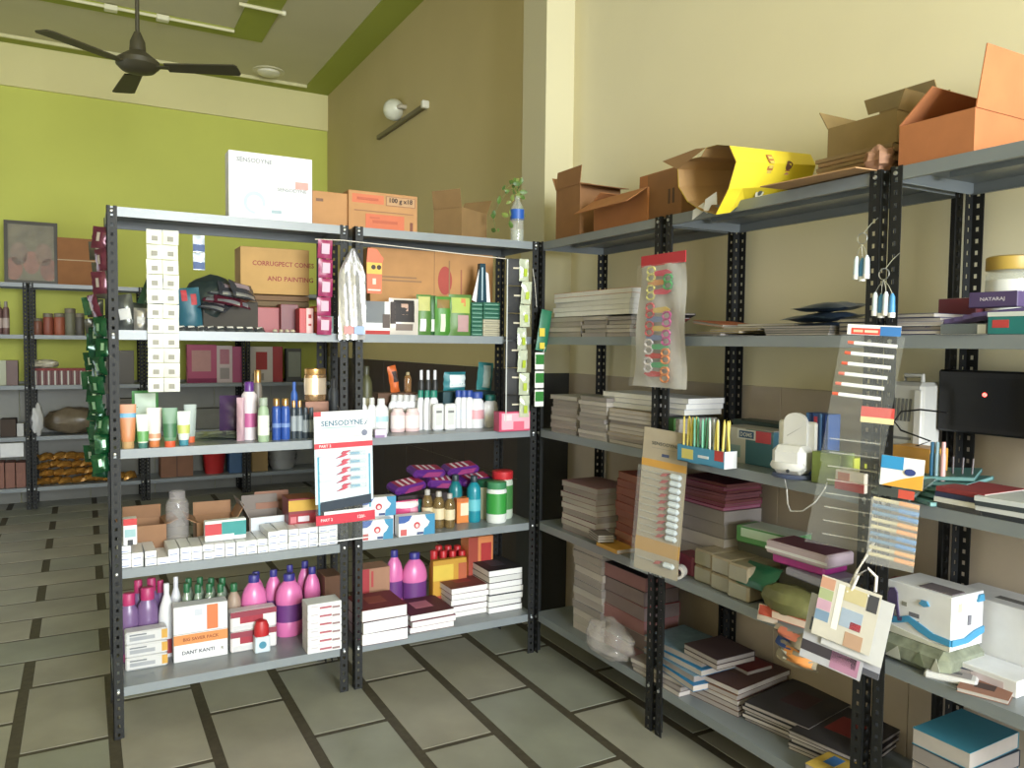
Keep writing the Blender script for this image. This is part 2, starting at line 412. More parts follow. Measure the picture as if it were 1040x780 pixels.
def book(name, label, loc, rz, w_, d_, t_, cover, page=None, cat='notebook', group=None, rx=0, ry=0, spine='back', emblem=None, cpar=None):
    """lying book: x across, y depth; fore-edge towards the viewer (spine 'back') or spine towards viewer ('front')"""
    r = thing(name, label, cat, loc, rz, group, rx, ry)
    b = .0012
    m = Mb().box(-w_/2, w_/2, 0, d_, 0, b).box(-w_/2, w_/2, 0, d_, t_-b, t_)
    if spine == 'back': m.box(-w_/2, w_/2, d_-b, d_, b, t_-b)
    elif spine == 'front': m.box(-w_/2, w_/2, 0, b, b, t_-b)
    elif spine == 'left': m.box(-w_/2, -w_/2+b, 0, d_, b, t_-b)
    elif spine == 'right': m.box(w_/2-b, w_/2, 0, d_, b, t_-b)
    part('cover', m, cover, r)
    i = .002
    part('page_block', Mb().box(-w_/2+i, w_/2-i, i, d_-i, b, t_-b), page or random.choice(PAGE), r)
    if emblem: part('cover_print', Mb().box(-w_*.22, w_*.18, d_*.35, d_*.75, t_, t_+EPS), paper(emblem), r)
    return r
def stack(where, p, rz, w_, d_, ts, covers, name='notebook', cat='notebook', jit=.006, spine='back', page=None, noun=None, rzj=.03, emblem=None):
    z = p.z; n = len(ts); noun = noun or name.replace('_', ' ')
    for i, t_ in enumerate(ts):
        j = n-1-i
        lab = ('topmost ' if j == 0 else 'lowest ' if i == 0 else ORD[j]+' ')+noun+(' in the ' if j == 0 or i == 0 else ' from the top in the ')+where
        c = covers[i % len(covers)]
        book(name, lab, (p.x+random.uniform(-jit,jit), p.y+random.uniform(-jit,jit), z), rz+random.uniform(-rzj,rzj), w_, d_, t_-.0004,
             paper(c), random.choice(page) if isinstance(page, list) else page, cat, where, spine=spine, emblem=emblem if j == 0 else None)
        z += t_
    return z
def carton(name, label, loc, rz, w_, d_, h_, mat, flaps=(), panels=(), texts=(), group=None, inner=None, rx=0, ry=0):
    """open cardboard box: flaps = (side 'F','B','L','R', length, opening angle from closed 0 .. 270)"""
    r = thing(name, label, 'cardboard box', loc, rz, group, rx, ry); t = .004; inner = inner or mat
    m = Mb().box(-w_/2, w_/2, 0, t, 0, h_).box(-w_/2, w_/2, d_-t, d_, 0, h_).box(-w_/2, -w_/2+t, t, d_-t, 0, h_).box(w_/2-t, w_/2, t, d_-t, 0, h_).box(-w_/2+t, w_/2-t, t, d_-t, 0, t)
    part('body', m, mat, r)
    for s, l, a in flaps:
        a = math.radians(a); f = Mb()
        if s in 'FB':
            f.box(-w_/2, w_/2, 0, l, 0, t*.8)
            o = part('flap', f, mat, r, (0, 0 if s == 'F' else d_, h_), (a if s == 'F' else -a, 0, 0) if s == 'F' else (-a, 0, PI))
            if s == 'B': o.rotation_euler = (a, 0, PI)
        else:
            f.box(-d_/2, d_/2, 0, l, 0, t*.8)
            o = part('flap', f, mat, r, (-w_/2 if s == 'L' else w_/2, d_/2, h_), (a, 0, -PI/2 if s == 'L' else PI/2))
    for q in panels: part('printed_panel', panel_mb(q[0], w_, d_, h_, *q[1:5]), paper(q[5]), r)
    for s, f_, u, v, wf_, c, *hh in texts:
        lettering(r, s, wf_*w_, c, (-w_/2+u*w_, -2*EPS, v*h_), hh[0] if hh else None)
    return r
SACH = {}
def sachet_strip(label, top, rz, n, w_, h_, t_, mat, pmat, cols=1, cat='sachet strip', group='hanging sachet strips', sway=0, name='sachet_strip', panel=(.2,.25,.8,.8), extra=None, wild=.12):
    r = thing(name, label, cat, top, rz, group)
    key = (w_, h_, t_, id(mat))
    if key not in SACH: SACH[key] = pouch_mb(w_, h_*.97, t_, .25, .1, 5, 6, seed=len(SACH)).mesh('sachet', mat)
    pk = (w_, h_, t_, id(pmat), panel, 'p')
    if pk not in SACH:
        u0, v0, u1, v1 = panel
        def g(a, b):
            u = u0+(u1-u0)*a; v = v0+(v1-v0)*b; q = max(0, 1-abs(2*u-1)**3)*max(0, 1-abs(2*v-1)**4)
            return ((u-.5)*w_, -t_/2*q-.0025+t_/2-t_*.15, v*h_*.97)
        SACH[pk] = Mb().grid(g, 4, 4).mesh('printed_panel', pmat)
    for i in range(n):
        for c in range(cols):
            o = part('sachet', SACH[key], None, r, ((c-(cols-1)/2)*w_+sway*math.sin(i*1.3), sway*.4*math.cos(i*1.9), -(i+1)*h_), (random.uniform(-wild,wild)*.6, random.uniform(-wild,wild)*.3, random.uniform(-wild,wild)*1.2))
            part('printed_panel', SACH[pk], None, o)
    return r
def blob(name, label, loc, rad, mat, cat, seed=0, amp=.18, n=22, group=None):
    rr = random.Random(seed); ph = [rr.uniform(0,6) for _ in range(6)]
    def g(u, v):
        a = 2*PI*u; b = PI*(v-.5)
        d = Vector((math.cos(b)*math.cos(a), math.cos(b)*math.sin(a), math.sin(b)))
        k = 1+amp*(math.sin(5*d.x+ph[0])*math.sin(6*d.y+ph[1])+.6*math.sin(11*d.z+ph[2]+4*d.x)+.4*math.sin(17*d.x*d.y+ph[3]+9*d.z))
        return (d.x*rad[0]*k, d.y*rad[1]*k, max(d.z*rad[2]*k+rad[2], 0))
    o = mkobj(name, Mb().grid(g, n, n//2).mesh(name, mat), None, loc); return tag(o, label, cat, group)
# ================================================================ ISLAND
def I(*a, **k): return isl(*a, **k)
white = plas(WHITE, .32); whitep = paper(WHITE); teal = plas((20,128,140)); navy = plas((34,48,120)); red = plas((196,34,42)); green = plas((34,120,60))
gold = M((190,150,96), .28, .8, .08); silver = foil(); pink = plas((226,92,164), .25); purple = plas((92,40,132), .35); maroon = paper((112,30,40))
orange = plas((226,104,40)); blue = plas((40,90,180)); blackp = plas((24,24,28), .4); pale = plas((206,206,196), .3)
# ---- on top of the island
p = I(0, 232, 317, 157, y=.05)
boxit('white_display_carton', 'white toothpaste display carton standing on top of the island rack', 'carton', p, .09, whitep,
      [('F',.2,.77,.44,.795,(208,210,212)),('F',.1,.70,.52,.715,(220,222,222)),('F',.79,.52,.95,.63,(226,150,142)),('F',.56,.43,.95,.455,(205,206,208)),('F',.5,.12,.62,.17,(150,172,184)),('F',.3,.10,.95,.115,(215,225,228))],
      [('SENSODYNE','F',.3,.88,.42,(150,154,160)),('SENSODYNE','F',.75,.49,.36,(160,164,170))])
r_ = bpy.data.objects['white_display_carton']; _w, _h = p[1], p[2]
part('brush_print', Mb().prism([(-.2*_w+.13*_w*math.cos(a)-.0*_w, .26*_h+.17*_h*math.sin(a)) for a in [i*.25 for i in range(-1, 21)]]+[(-.2*_w+.09*_w*math.cos(a), .25*_h+.12*_h*math.sin(a)) for a in [i*.25 for i in range(20, -2, -1)]], -EPS, 0), paper((178,200,208)), r_)
p = I(0, 317, 354, 195, y=.12); boxit('brown_carton', 'plain light brown carton between the white display and the printed carton', 'carton', p, .22, card(KRAFT), [('F',.1,.72,.3,.8,(120,84,60)),('F',.05,.02,.2,.06,(220,210,196))])
p = I(0, 354, 424, 196, y=.10); boxit('printed_carton', 'light brown carton with orange printed panels on the island rack', 'carton', p, .24, card(KRAFT),
      [('F',.05,.70,.50,.92,(206,104,62)),('F',.53,.68,.97,.93,(150,104,66)),('F',.545,.70,.955,.91,(182,138,92)),('F',.24,.08,.80,.44,(206,100,60)),('F',.89,.06,.93,.30,(120,60,40)),('F',.08,.50,.94,.52,(150,104,66)),('F',.12,.78,.42,.84,(186,84,50)),('F',.34,.22,.70,.29,(186,84,50)),('F',.30,.33,.44,.37,(190,90,56))],
      [('100 g x18','F',.75,.81,.34,(60,40,30))])
p = I(0, 446, 520, 205, y=.16); pp = p[0]+Vector((.0,.02,0))
carton('open_carton', 'dull brown carton with open top beside the potted plant', pp, .55, .24, .17, .16, card((132,104,66)), [('L',.09,100),('R',.09,120)])
# plant in a bottle
g = on(1, .12, 525, 243); gz = Z[0]
t = thing('bottle_planter', 'cut plastic water bottle with blue label holding a vine', 'bottle', (g.x, .12, gz))
part('bottle', Mb().lathe([(.034,0),(.036,.01),(.036,.09),(.033,.10),(.036,.115),(.036,.17),(.02,.215),(.014,.22),(.014,.245)], 18, close=False), CLEAR, t)
part('label_band', Mb().lathe([(.0368,.125),(.0368,.175)], 18, close=False), plas((30,90,190)), t)
part('water', Mb().lathe([(.033,.004),(.034,.07)], 16), film('water_fill', (190,200,180), .35), t)
t = thing('money_plant', 'green trailing vine growing out of the plastic bottle', 'plant', (g.x, .12, gz+.03))
vine = [[(0,0,0),(0,0,.13),(-.01,0,.22),(-.03,-.01,.25),(-.08,-.02,.22),(-.12,-.02,.16),(-.15,-.02,.09),(-.14,-.03,.02)], [(0,0,.1),(.005,0,.22),(-.01,-.02,.28),(-.05,-.03,.27),(-.10,-.03,.23)], [(0,0,.1),(.008,.01,.24),(.014,.01,.28)], [(-.02,0,.24),(-.05,-.03,.18),(-.07,-.04,.1),(-.06,-.05,.04)]]
sm = Mb()
for q in vine: sm.tube(q, .0016, 5)
part('stem', sm, plas((110,120,60)), t)
leaf = Mb()
lp = [(0,0),(.008,.006),(.012,.016),(.010,.028),(0,.042),(-.010,.028),(-.012,.016),(-.008,.006)]
leaf.v = [(a, .002*abs(a)*100*.02, b) for a, b in lp]+[(0,-.004,.018)]
for i in range(8): leaf.face((i, (i+1) % 8, 8), 0, True)
LM = [leaf.mesh('leaf', plas(c)) for c in ((88,120,44),(70,104,40),(120,140,60))]
for q in vine:
    for a in q[1:]:
        for _ in range(2):
            o = part('leaf', random.choice(LM), None, t, (a[0]+random.uniform(-.01,.01), a[1]-.004, a[2]), (random.uniform(-.6,.6), random.uniform(-2.2,2.2), random.uniform(-.9,.9))); s_ = random.uniform(.7,1.15); o.scale = (s_,)*3
# ---- hanging on the island front (shelf 1 bay)
def yfront(px, py, y=-.02): return on(1, y, px, py)
q = yfront(165, 233); q2 = yfront(165, 398)
sachet_strip('long double strip of white sachets hanging over the left bay', q, 0, 11, .0585, (q.z-q2.z)/11, .008, plas((214,214,204)), paper((150,148,136)), cols=2, panel=(.3,.22,.68,.55))
q = yfront(202, 238); sachet_strip('short strip of silver-blue sachets hanging beside the white strip', q, .1, 2, .045, .072, .008, M((176,186,204), .3, .4, .1), paper((70,92,140)), panel=(.0,.05,1,.45))
q = yfront(330, 243, -.03); q2 = yfront(330, 340, -.03)
sachet_strip('strip of crimson sachets hanging left of the silver bag', q, 0, 5, .062, (q.z-q2.z)/5, .012, plas((150,26,84), .25), paper((210,170,190)), panel=(.25,.25,.8,.8), sway=.003)
# cord
t = thing('cord', 'thin pale cord stretched below the top edge of the island', 'cord')
part('cord_run', Mb().tube([yfront(320,243), yfront(348,244), yfront(366,246), yfront(420,252), yfront(470,258), yfront(516,263)], .0022, 6), paper((222,214,196)), t)
# silver bag
a, b = yfront(357, 253, -.03), yfront(357, 345, -.03); hh = a.z-b.z
t = thing('silver_bag', 'long shiny silver bag hanging on the middle posts of the island', 'bag', (a.x, -.03, b.z))
def gb(sg):
    def f(u, v):
        wv = (.058 if v < .72 else .058-.05*((v-.72)/.28)**1.2)*1.05; x = (u-.5)*2*wv
        y = sg*(.012*(1-abs(2*u-1)**2))+.007*math.sin(u*16+v*3)*(.3+v)
        return (x, y-.012, v*hh)
    return f
part('bag_body', Mb().grid(gb(-1), 16, 14).grid(gb(1), 16, 14), M((205,205,205), .2, .55, .2, 30, .5), t)
part('label_print', Mb().box(-.044, .0, -.036, -.035, hh*.06, hh*.15), paper((220,140,140)), t); part('label_print', Mb().box(.002, .05, -.036, -.035, hh*.06, hh*.15), paper((150,175,220)), t)
part('hook', Mb().tube([(0,-.01,hh-.01),(0,-.01,hh+.02),(0,.01,hh+.035)], .0015, 6), BLACK, t)
# orange pouch display
a, b = yfront(380, 252), yfront(380, 298); hh = a.z-b.z
t = thing('orange_hanging_card', 'orange hair-dye sachet card hanging on the cord', 'hanging card', (a.x, -.02, b.z))
part('card', Mb().prism([(-.034,0),(.034,.0),(.038,hh*.7),(.045,hh*.78),(.03,hh*.86),(.012,hh*.98),(-.03,hh),(-.036,hh*.7)], -.003, .0), plas((232,92,44)), t)
part('portrait_panel', Mb().box(-.036, .036, -.0038, -.003, hh*.43, hh*.68), paper((224,180,70)), t)
for sx in (-.004, .022): part('portrait_print', Mb().lathe([(.011,0),(.011,.0008)], 12).xf(Matrix.Translation((sx,-.0045,hh*.58)) @ Matrix.Rotation(-PI/2,4,'X')), paper((60,44,40)), t)
part('strip_print', Mb().box(-.03, .03, -.0038, -.003, hh*.06, hh*.09), paper((240,220,200)), t)
part('eyelet', Mb().box(-.008, .008, -.0036, -.003, hh*.20, hh*.33), paper((236,200,180)), t)
# black card strips and clear pouches at the right end
for j, (px, n_, w_, c0, lab) in enumerate(((520, 6, .075, (26,26,26), 'strip of black hair-colour packets hanging at the island corner'),)):
    a, b = yfront(px+4, 262, -.03), yfront(px+4, 428, -.03)
    t = sachet_strip(lab, a, 0, 6, .10, (a.z-b.z)/6, .01, plas(c0, .6), paper((206,196,170)), panel=(.35,.62,.9,.68), sway=.004)
    part('edge_band', Mb().box(-.056, -.05, -.012, -.011, b.z-a.z, -.01), paper((196,200,196)), t)
a, b = yfront(534, 262, -.06), yfront(534, 424, -.06)
t = sachet_strip('strip of clear pear-shaped pouches with lime seeds hanging at the corner post', a, 0, 7, .055, (a.z-b.z)/7, .02, film('pouch_film', (214,222,196), .55), plas((176,200,40)), panel=(.32,.2,.68,.55), sway=.008)
a, b = yfront(549, 310, -.09), yfront(548, 415, -.09)
t = thing('green_sachet_string', 'green and white sachets tied on a string at the corner post', 'sachet strip', (a.x, -.09, b.z)); hh = a.z-b.z
part('upper_packet', pouch_mb(.062, hh*.40, .012, .2, seed=3), plas((30,120,84)), t, (.008,0,hh*.56), (0,.16,0))
part('star_print', Mb().box(-.014,.016,-.003,-.002,hh*.70,hh*.78), plas((232,206,60)), t, (.008,-.002,0)); part('star_print', Mb().box(-.012,.016,-.003,-.002,hh*.58,hh*.64), plas((232,206,60)), t, (.008,-.002,0))
for i in range(3):
    s = part('sachet', Mb().box(-.026,.026,0,.006,hh*(.02+.18*i),hh*(.02+.18*i)+hh*.165,0,.002), plas((236,238,232)), t)
    part('printed_panel', Mb().box(-.024,.024,-.0008,0,hh*(.02+.18*i)+hh*.05,hh*(.02+.18*i)+hh*.145), plas((40,130,44)), s)
part('string', Mb().tube([(-.02,.005,hh*.98),(-.028,.01,hh*1.2),(-.03,.03,hh*1.35)], .0015, 5), paper((210,205,195)), t)
part('string', Mb().tube([(.015,-.004,hh*.54),(.03,-.004,hh*.60)], .0015, 5), paper((220,220,215)), t)
# green / silver sachet strips at the left end post
for j, (x, y, pt, pb_, c, c2, lab) in enumerate((
   (-.035, .02, 322, 480, (24,92,52), (150,190,160), 'front strip of green sachets hanging on the left end post'),
   (-.045, .10, 330, 485, (20,84,58), (176,200,186), 'long strip of green sachets hanging behind the left end post'),
   (-.05, .19, 300, 470, (28,100,60), (190,206,196), 'rearmost strip of green sachets on the left end of the island'),
   (-.035, .04, 228, 322, (120,52,72), (196,190,186), 'strip of maroon and silver sachets high on the left end post'),
   (-.03, .30, 245, 400, (120,120,110), (190,190,180), 'strip of grey foil sachets on the left end of the island'))):
    a, b = on(1, y, 100, pt), on(1, y, 100, pb_); n_ = max(3, int((a.z-b.z)/.075))
    sachet_strip(lab, (XL+x, y, a.z), R90+1.2, n_, .06, (a.z-b.z)/n_, .02, M(tuple(int(v*.75) for v in c), .22, .3, .25, 40), foil(c2), sway=.016, panel=(.42,.3,.62,.7), wild=.55)
# ---- shelf 1 (z 1.65), left bay
def pou(name, label, k, px0, px1, pyt, y, t_, mat, panels=(), rx=0, ry=0, rz=0, base=0, **kw):
    p, w_, h_, r0 = isl(k, px0, px1, pyt, y=y, base=base); return pouch(name, label, p, r0+rz, w_, max(h_, .02), t_, mat, panels, rx, ry, **kw)
pou('green_pouch', 'dark green pouch leaning by the left post on the upper shelf', 1, 128, 150, 276, .16, .03, plas((40,84,56)), [(.3,.5,.7,.9,(120,150,130))], ry=.35, seed=1)
for i, (a, b, c, y, col) in enumerate(((119,140,298,.06,(110,114,112)),(136,150,312,.04,(196,194,188)),(122,146,306,.13,(90,98,92)),(140,158,290,.22,(120,130,124)))):
    pou('foil_pouch', ORD[i]+' grey foil pouch in the heap behind the white sachet strip', 1, a, b, c, y, .035, foil((col[0],col[1],col[2])), [(.2,.3,.8,.6,(200,200,196))], ry=.15*(i-1), rx=-.1, seed=i+2, group='foil pouch heap')
q = on(1, .25, 214, 300)
blob('black_bag', 'dark domed plastic bag at the back of the upper left shelf', (q.x, .26, Z[1]+.002), (.12,.10,.125), M((40,50,48), .3, 0, .2), 'bag', 4, .06)
pou('teal_pouch', 'teal pouch with red flowers on the upper left shelf', 1, 183, 207, 292, .14, .04, plas((34,92,110)), [(.2,.7,.45,.95,(190,50,56)),(.6,.6,.85,.85,(180,50,56))], ry=-.1, seed=8)
for i in range(7):
    q = on(1, .12, 214+i*6, 303-((i*7) % 16))
    pouch('maroon_pouch', ORD[i]+' maroon and silver pouch from the left in the slanted pile', (q.x, .10+.02*(i % 3), q.z-.04+ .0), .15*(i-3), .12, .10, .02, M((96,40,56) if i % 2 else (70,72,78), .25, .35, .15), [(.1,.05,.9,.22,silver),(.2,.5,.8,.8,(150,130,136))], rx=-1.2+.08*i, ry=.2, seed=20+i, group='maroon pouch pile')
p = I(1, 206, 262, 306, y=.17); boxit('dark_carton', 'dark carton under the maroon pouches on the upper shelf', 'carton', p, .16, card((60,56,50)))
for i in range(9):
    q = on(1, .03, 186+i*10, 330)
    pouch('small_sachet', ORD[i]+' small shiny sachet from the left along the upper shelf edge', (q.x, .035, Z[1]+.002), .1, .042, .05, .02, M((92,96,100), .25, .5, .2), [(.2,.55,.8,.95,plas((220,216,208)))], rx=-1.0, seed=40+i, group='sachets along the upper shelf edge')
for i in range(4):
    q = on(1, .05, 279+i*6, 335); blob('beige_tablet', ORD[i]+' tiny beige packet right of the shiny sachets', (q.x, .045, Z[1]), (.011,.014,.008), paper((190,176,150)), 'packet', i, .1, 10, group='beige packets')
p = I(1, 252, 285, 312, y=.18); boxit('red_carton', 'low red carton behind the beige packets', 'carton', p, .14, plas((150,32,36)))
p = I(1, 285, 303, 309, y=.15); boxit('dark_red_carton', 'dark red carton beside the middle posts on the upper shelf', 'carton', p, .14, plas((110,30,36)))
z_ = 0
for i in range(5):
    p = I(1, 247, 314, 300, y=.235); boxit('flat_carton', ('lowest','second','third','fourth','topmost')[i]+' flat brown carton under the red-lettered carton', 'carton', p, .15, card((110-8*(i%2),84,60)), dz=i*.026+.045, h=.024, group='flat carton stack')
p0 = I(1, 247, 314, 312, y=.235); boxit('base_carton', 'brown carton at the bottom of the flat carton stack', 'carton', p0, .15, card((96,66,50)), h=.043)
p = I(1, 244, 314, 252, y=.235); boxit('lettered_carton', 'tan carton with red lettering at the back of the upper left shelf', 'carton', p, .15, card((176,140,86)), (), [('CORRUGPECT CONES','F',.62,.66,.9,(150,48,44),.022),('AND PAINTING','F',.72,.34,.68,(150,48,44),.022)], dz=.178, h=p[2]-.178)
p = I(1, 304, 311, 313, y=.06); boxit('red_side_carton', 'narrow red carton on the upper shelf left of the crimson strip', 'carton', p, .07, plas((190,40,40)))
p = I(1, 311, 318.5, 313, y=.06); boxit('red_white_carton', 'pale red and white carton under the crimson sachet strip', 'carton', p, .07, plas((226,170,166)), [('F',.3,.6,.7,.75,(180,40,40)),('F',.3,.3,.7,.38,(180,40,40))])
p = I(1, 319, 324, 311, y=.07); boxit('red_book_carton', 'thin red and yellow carton standing beside the pale red one', 'carton', p, .08, plas((190,60,40)), [('F',.1,.8,.9,.95,(220,190,80))])
p = I(1, 325, 339, 321, y=.07); boxit('teal_carton', 'pale teal carton beside the silver bag', 'carton', p, .07, plas((150,186,182)), [('F',.1,.1,.9,.3,(220,226,222))])
# ---- shelf 1, right bay
p = I(1, 376, 501, 255, y=.21); boxit('large_carton', 'large kraft carton with red oval emblem on the upper shelf', 'carton', p, .17, card((176,130,82)), [('F',.06,.62,.40,.64,(150,108,66)),('F',.06,.66,.36,.68,(150,108,66)),('F',.50,.0,.503,1,(140,100,62)),('F',.62,.3,.63,.9,(150,108,66)),('F',.72,.3,.73,.8,(160,90,60))])
r_ = bpy.data.objects['large_carton']; _w, _h = p[1], p[2]
part('oval_emblem', Mb().prism([(.09*_w/1+.058*_w*math.cos(i*PI/12), .66*_h+.17*_h*math.sin(i*PI/12)) for i in range(24)], -EPS, 0), paper((178,62,48)), r_)
p = I(1, 369, 396, 306, y=.05); boxit('white_grey_box', 'white and grey box with red base behind the silver bag', 'box', p, .10, white, [('F',.0,.35,.8,1,(116,120,124)),('F',.0,.0,1,.12,(190,44,40)),('F',.72,.2,1,.62,(90,76,72))])
def hairpouch(label, px0, px1, pyt, y, base_, pan, seed):
    return pou('hair_pouch', label, 1, px0, px1, pyt, y, .03, base_, pan, seed=seed, group='hair product pouches', wob=.1)
hairpouch('black and white hair pouch with a long-haired portrait', 396, 426, 303, .05, M((198,190,180), .3), [(.15,.35,.85,.95,(40,32,32)),(.38,.55,.62,.85,(190,150,130)),(.2,.12,.8,.3,(120,104,96)),(.04,.3,.2,.9,(60,48,46))], 51)
hairpouch('green and cream pouch just right of the portrait pouch', 424, 439, 299, .06, plas((80,130,50)), [(.1,.6,.9,.95,(190,190,110)),(.2,.1,.6,.4,(230,220,220))], 52)
hairpouch('narrow dark green pouch in the row of hair pouches', 436, 444, 300, .07, plas((46,100,48)), [(.3,.1,.8,.4,(220,226,216))], 53)
hairpouch('bright green pouch with white curve in the row of hair pouches', 443, 459, 301, .05, plas((70,140,40)), [(.1,.7,.9,.92,(140,110,50)),(.3,.1,.6,.55,(210,222,190))], 54)
hairpouch('rightmost green pouch with portrait in the row of hair pouches', 457, 480, 299, .05, plas((84,128,52)), [(.1,.55,.9,.92,(170,190,80)),(.35,.1,.85,.5,(180,140,140)),(.5,.7,.7,.9,(210,120,60))], 55)
for s, (a, b) in enumerate(((479, 490.5), (491, 508))):
    for i in range(8):
        p = I(1, a, b, 307, y=.05); c = (28,96,72) if s == 0 or i > 3 else (176,168,140)
        boxit('green_soap_carton', ('lowest' if i == 0 else 'topmost' if i == 7 else ORD[7-i])+' flat carton '+('from the top ' if 0 < i < 7 else '')+'in the '+('left' if s == 0 else 'right')+' green carton stack', 'carton', p, .10, plas(c), [('F',.1,.35,.9,.5,(120,170,150) if s == 0 or i > 3 else (120,116,96))], h=p[2]/8-.0006, dz=i*p[2]/8, group='green soap carton stacks')
a, b = on(1, .06, 490, 268), on(1, .06, 490, 307.5)
t = thing('comb_pack', 'tall dark pack with white side flaps on the green cartons', 'pack', (a.x, .06, b.z+.002)); hh = a.z-b.z
part('pack_body', Mb().prism([(-.026,0),(.026,0),(.018,hh),(-.012,hh)], 0, .03), M((44,74,88), .25, .4), t)
part('side_flap', Mb().prism([(-.052,.01),(-.028,0),(-.014,hh*.85)], .008, .012), whitep, t); part('side_flap', Mb().prism([(.028,0),(.05,.0),(.038,hh*.75),(.02,hh*.8)], .008, .012), whitep, t)
part('print_stripe', Mb().box(-.004,.004,-.0008,0,.01,hh*.9), paper((150,176,190)), t)
# ---- shelf 2 (z 1.177), left bay
tube('cream_tube', 'peach and brown cream tube at the left end of the shelf', I(2,121,139,411,pb=456), plas((206,128,76)), plas((190,150,96)), plas((90,160,200)), bandr=(.70,.80))
tube('cream_tube', 'white cream tube with green leaf print, second from the left', I(2,138.5,152,421,pb=455.5), plas((214,226,206)), plas((60,120,110)), plas((90,160,80)), bandr=(.2,.5))
tube('cream_tube', 'white cream tube with orange cap, third from the left', I(2,149,165,414.5,pb=454), plas((228,220,206)), plas((214,120,60)), plas((220,150,110)), bandr=(.22,.34))
tube('cream_tube', 'green cream tube with orange-red cap', I(2,165,181,414.5,pb=454.5), plas((96,140,104)), plas((224,84,44)), plas((50,110,66)), bandr=(.25,.6))
tube('cream_tube', 'white and teal cream tube in front of the grey tube', I(2,180,194,418,pb=452.5), plas((214,224,214)), plas((60,140,160)), plas((190,200,90)), bandr=(.35,.6))
tube('cream_tube', 'grey cream tube with orange cap, rightmost of the tubes', I(2,187,200,411,y=.12), plas((150,164,158)), plas((220,96,52)))
pou('leaf_pouch', 'green pouch with leaf print behind the cream tubes', 2, 134, 161, 397, .2, .04, plas((70,140,70)), [(.1,.55,.9,.95,(206,226,206))], seed=60)
for i in range(8):
    q = on(1, .16+.02*(i % 3), 202+i*4.6, 440)
    pouch('flat_pouch', ORD[i]+' grey-green flat pouch from the left in the heap behind the tubes', (q.x, .15+.03*(i % 3), Z[2]+.004+.006*(i % 4)), .3*(i % 3)-.3, .10, .11, .014, M((96,106,92), .3, .3, .2), [(.2,.3,.8,.7,(150,160,140))], rx=-1.45, seed=70+i, group='flat pouch heap')
pou('purple_pouch', 'dark purple pouch behind the pink spray bottle', 2, 224, 249, 402, .24, .07, plas((70,44,86)), seed=61)
pou('pink_edge_pouch', 'pinkish bottle-shaped pouch left of the pink spray bottle', 2, 241, 249, 404, .09, .03, plas((190,150,164)), seed=62)
bottle('deodorant_spray', 'white and pink spray bottle with purple cap', I(2,246.5,262.5,388,pb=447), 'can', plas((226,214,220)), purple, plas((200,90,150)), (.22,.46), .62)
bottle('shampoo_bottle', 'slim pale green bottle beside the pink spray', I(2,262.5,274,404,pb=449), 'shampoo', plas((150,176,140)), plas((150,164,146)), plas((222,228,214)), (.15,.6), .75, .6)
bottle('gold_capped_bottle', 'tall bottle with square silver-gold cap behind the spray', I(2,258,267,376,y=.17), 'can', plas((120,110,100)), gold, None, capr=.8)
for i, (a, b) in enumerate(((277,286),(286,295.5))):
    bottle('blue_roll_on', ('left','right')[i]+' blue bottle with gold cap in the roll-on pair', I(2,a,b,405,y=.07), 'can', plas((40,80,170), .15), gold, plas((110,140,200)), (.3,.4), .72, group='blue roll-on pair')
for i in range(4):
    bottle('clear_roll_on', ORD[i]+' dark glassy bottle from the left of the gold can', I(2,296+i*6,302+i*6,407 if i < 2 else 414,y=.08), 'can', plas((60,70,80), .12), gold if i < 2 else plas((70,80,90)), plas((150,160,166)), (.2,.6), .7, group='dark roll-on bottles')
bottle('blue_tall_bottle', 'tall blue bottle standing behind the dark glassy bottles', I(2,296,303,388,y=.2), 'can', blue, blue)
p = I(2, 310, 334, 407.5, y=.15); boxit('copper_carton', 'copper carton under the gold can', 'carton', p, .09, M((120,84,66), .35, .4))
bottle('gold_can', 'gold talc can on the copper carton', I(2,310.5,333,374,y=.15,base=p[2]), 'jar', M((196,160,120), .22, .75), gold, M((226,206,180), .25, .5), (.2,.7), .97, .6, cat='can')
bottle('dark_bottle', 'dark bottle standing at the left of the middle posts', I(2,335,345,385,y=.2), 'can', plas((70,74,80)), plas((60,60,64)))
# ---- shelf 2, right bay
bottle('white_lotion_bottle', 'rounded white lotion bottle with teal print next to the display card', I(2,381,396,405,pb=441), 'shampoo', white, white, plas((170,214,222)), (.35,.5), .5, .6)
for i, (a, b) in enumerate(((366,374),(374,383))):
    bottle('white_lotion_bottle', ('leftmost','second')[i]+' white lotion bottle behind the display card', I(2,a,b,404,y=.09), 'shampoo', white, pale, None, capr=.6, ey=.6)
p = I(2, 381, 393, 436, pb=444.5); boxit('lilac_carton', 'small lilac and white carton at the shelf edge', 'carton', p, .03, plas((206,196,220)), [('F',.0,.0,.8,.3,(150,120,170))])
for i, (a, b) in enumerate(((398.5,413),(413.5,428))):
    bottle('pink_white_bottle', ('left','right')[i]+' of two pale pink bottles with red print', I(2,a,b,415,y=.15), 'jar', plas((228,196,196)), plas((226,206,204)), plas((240,226,224)), (.15,.7), .8, .7, group='pale pink bottle pair')
for i in range(5):
    bottle('white_shampoo', ORD[i]+' plain white bottle from the left behind the pale pink pair', I(2,393+i*6.2,403+i*6.2,401,y=.25), 'shampoo', white, plas((206,206,204)), plas((216,214,212)), (.2,.6), .6, .5, group='white bottle row', tilt=(0,.1))
for i, (a, b) in enumerate(((424.5,432),(431,438.5),(437,446.5))):
    bottle('green_cap_shampoo', ORD[i]+' white bottle with teal-green cap in the row of three', I(2,a,b,396.5,y=.21-.02*i), 'shampoo', white, plas((24,130,110)), plas((224,226,226)), (.2,.6), .72, .6, group='teal-capped bottles')
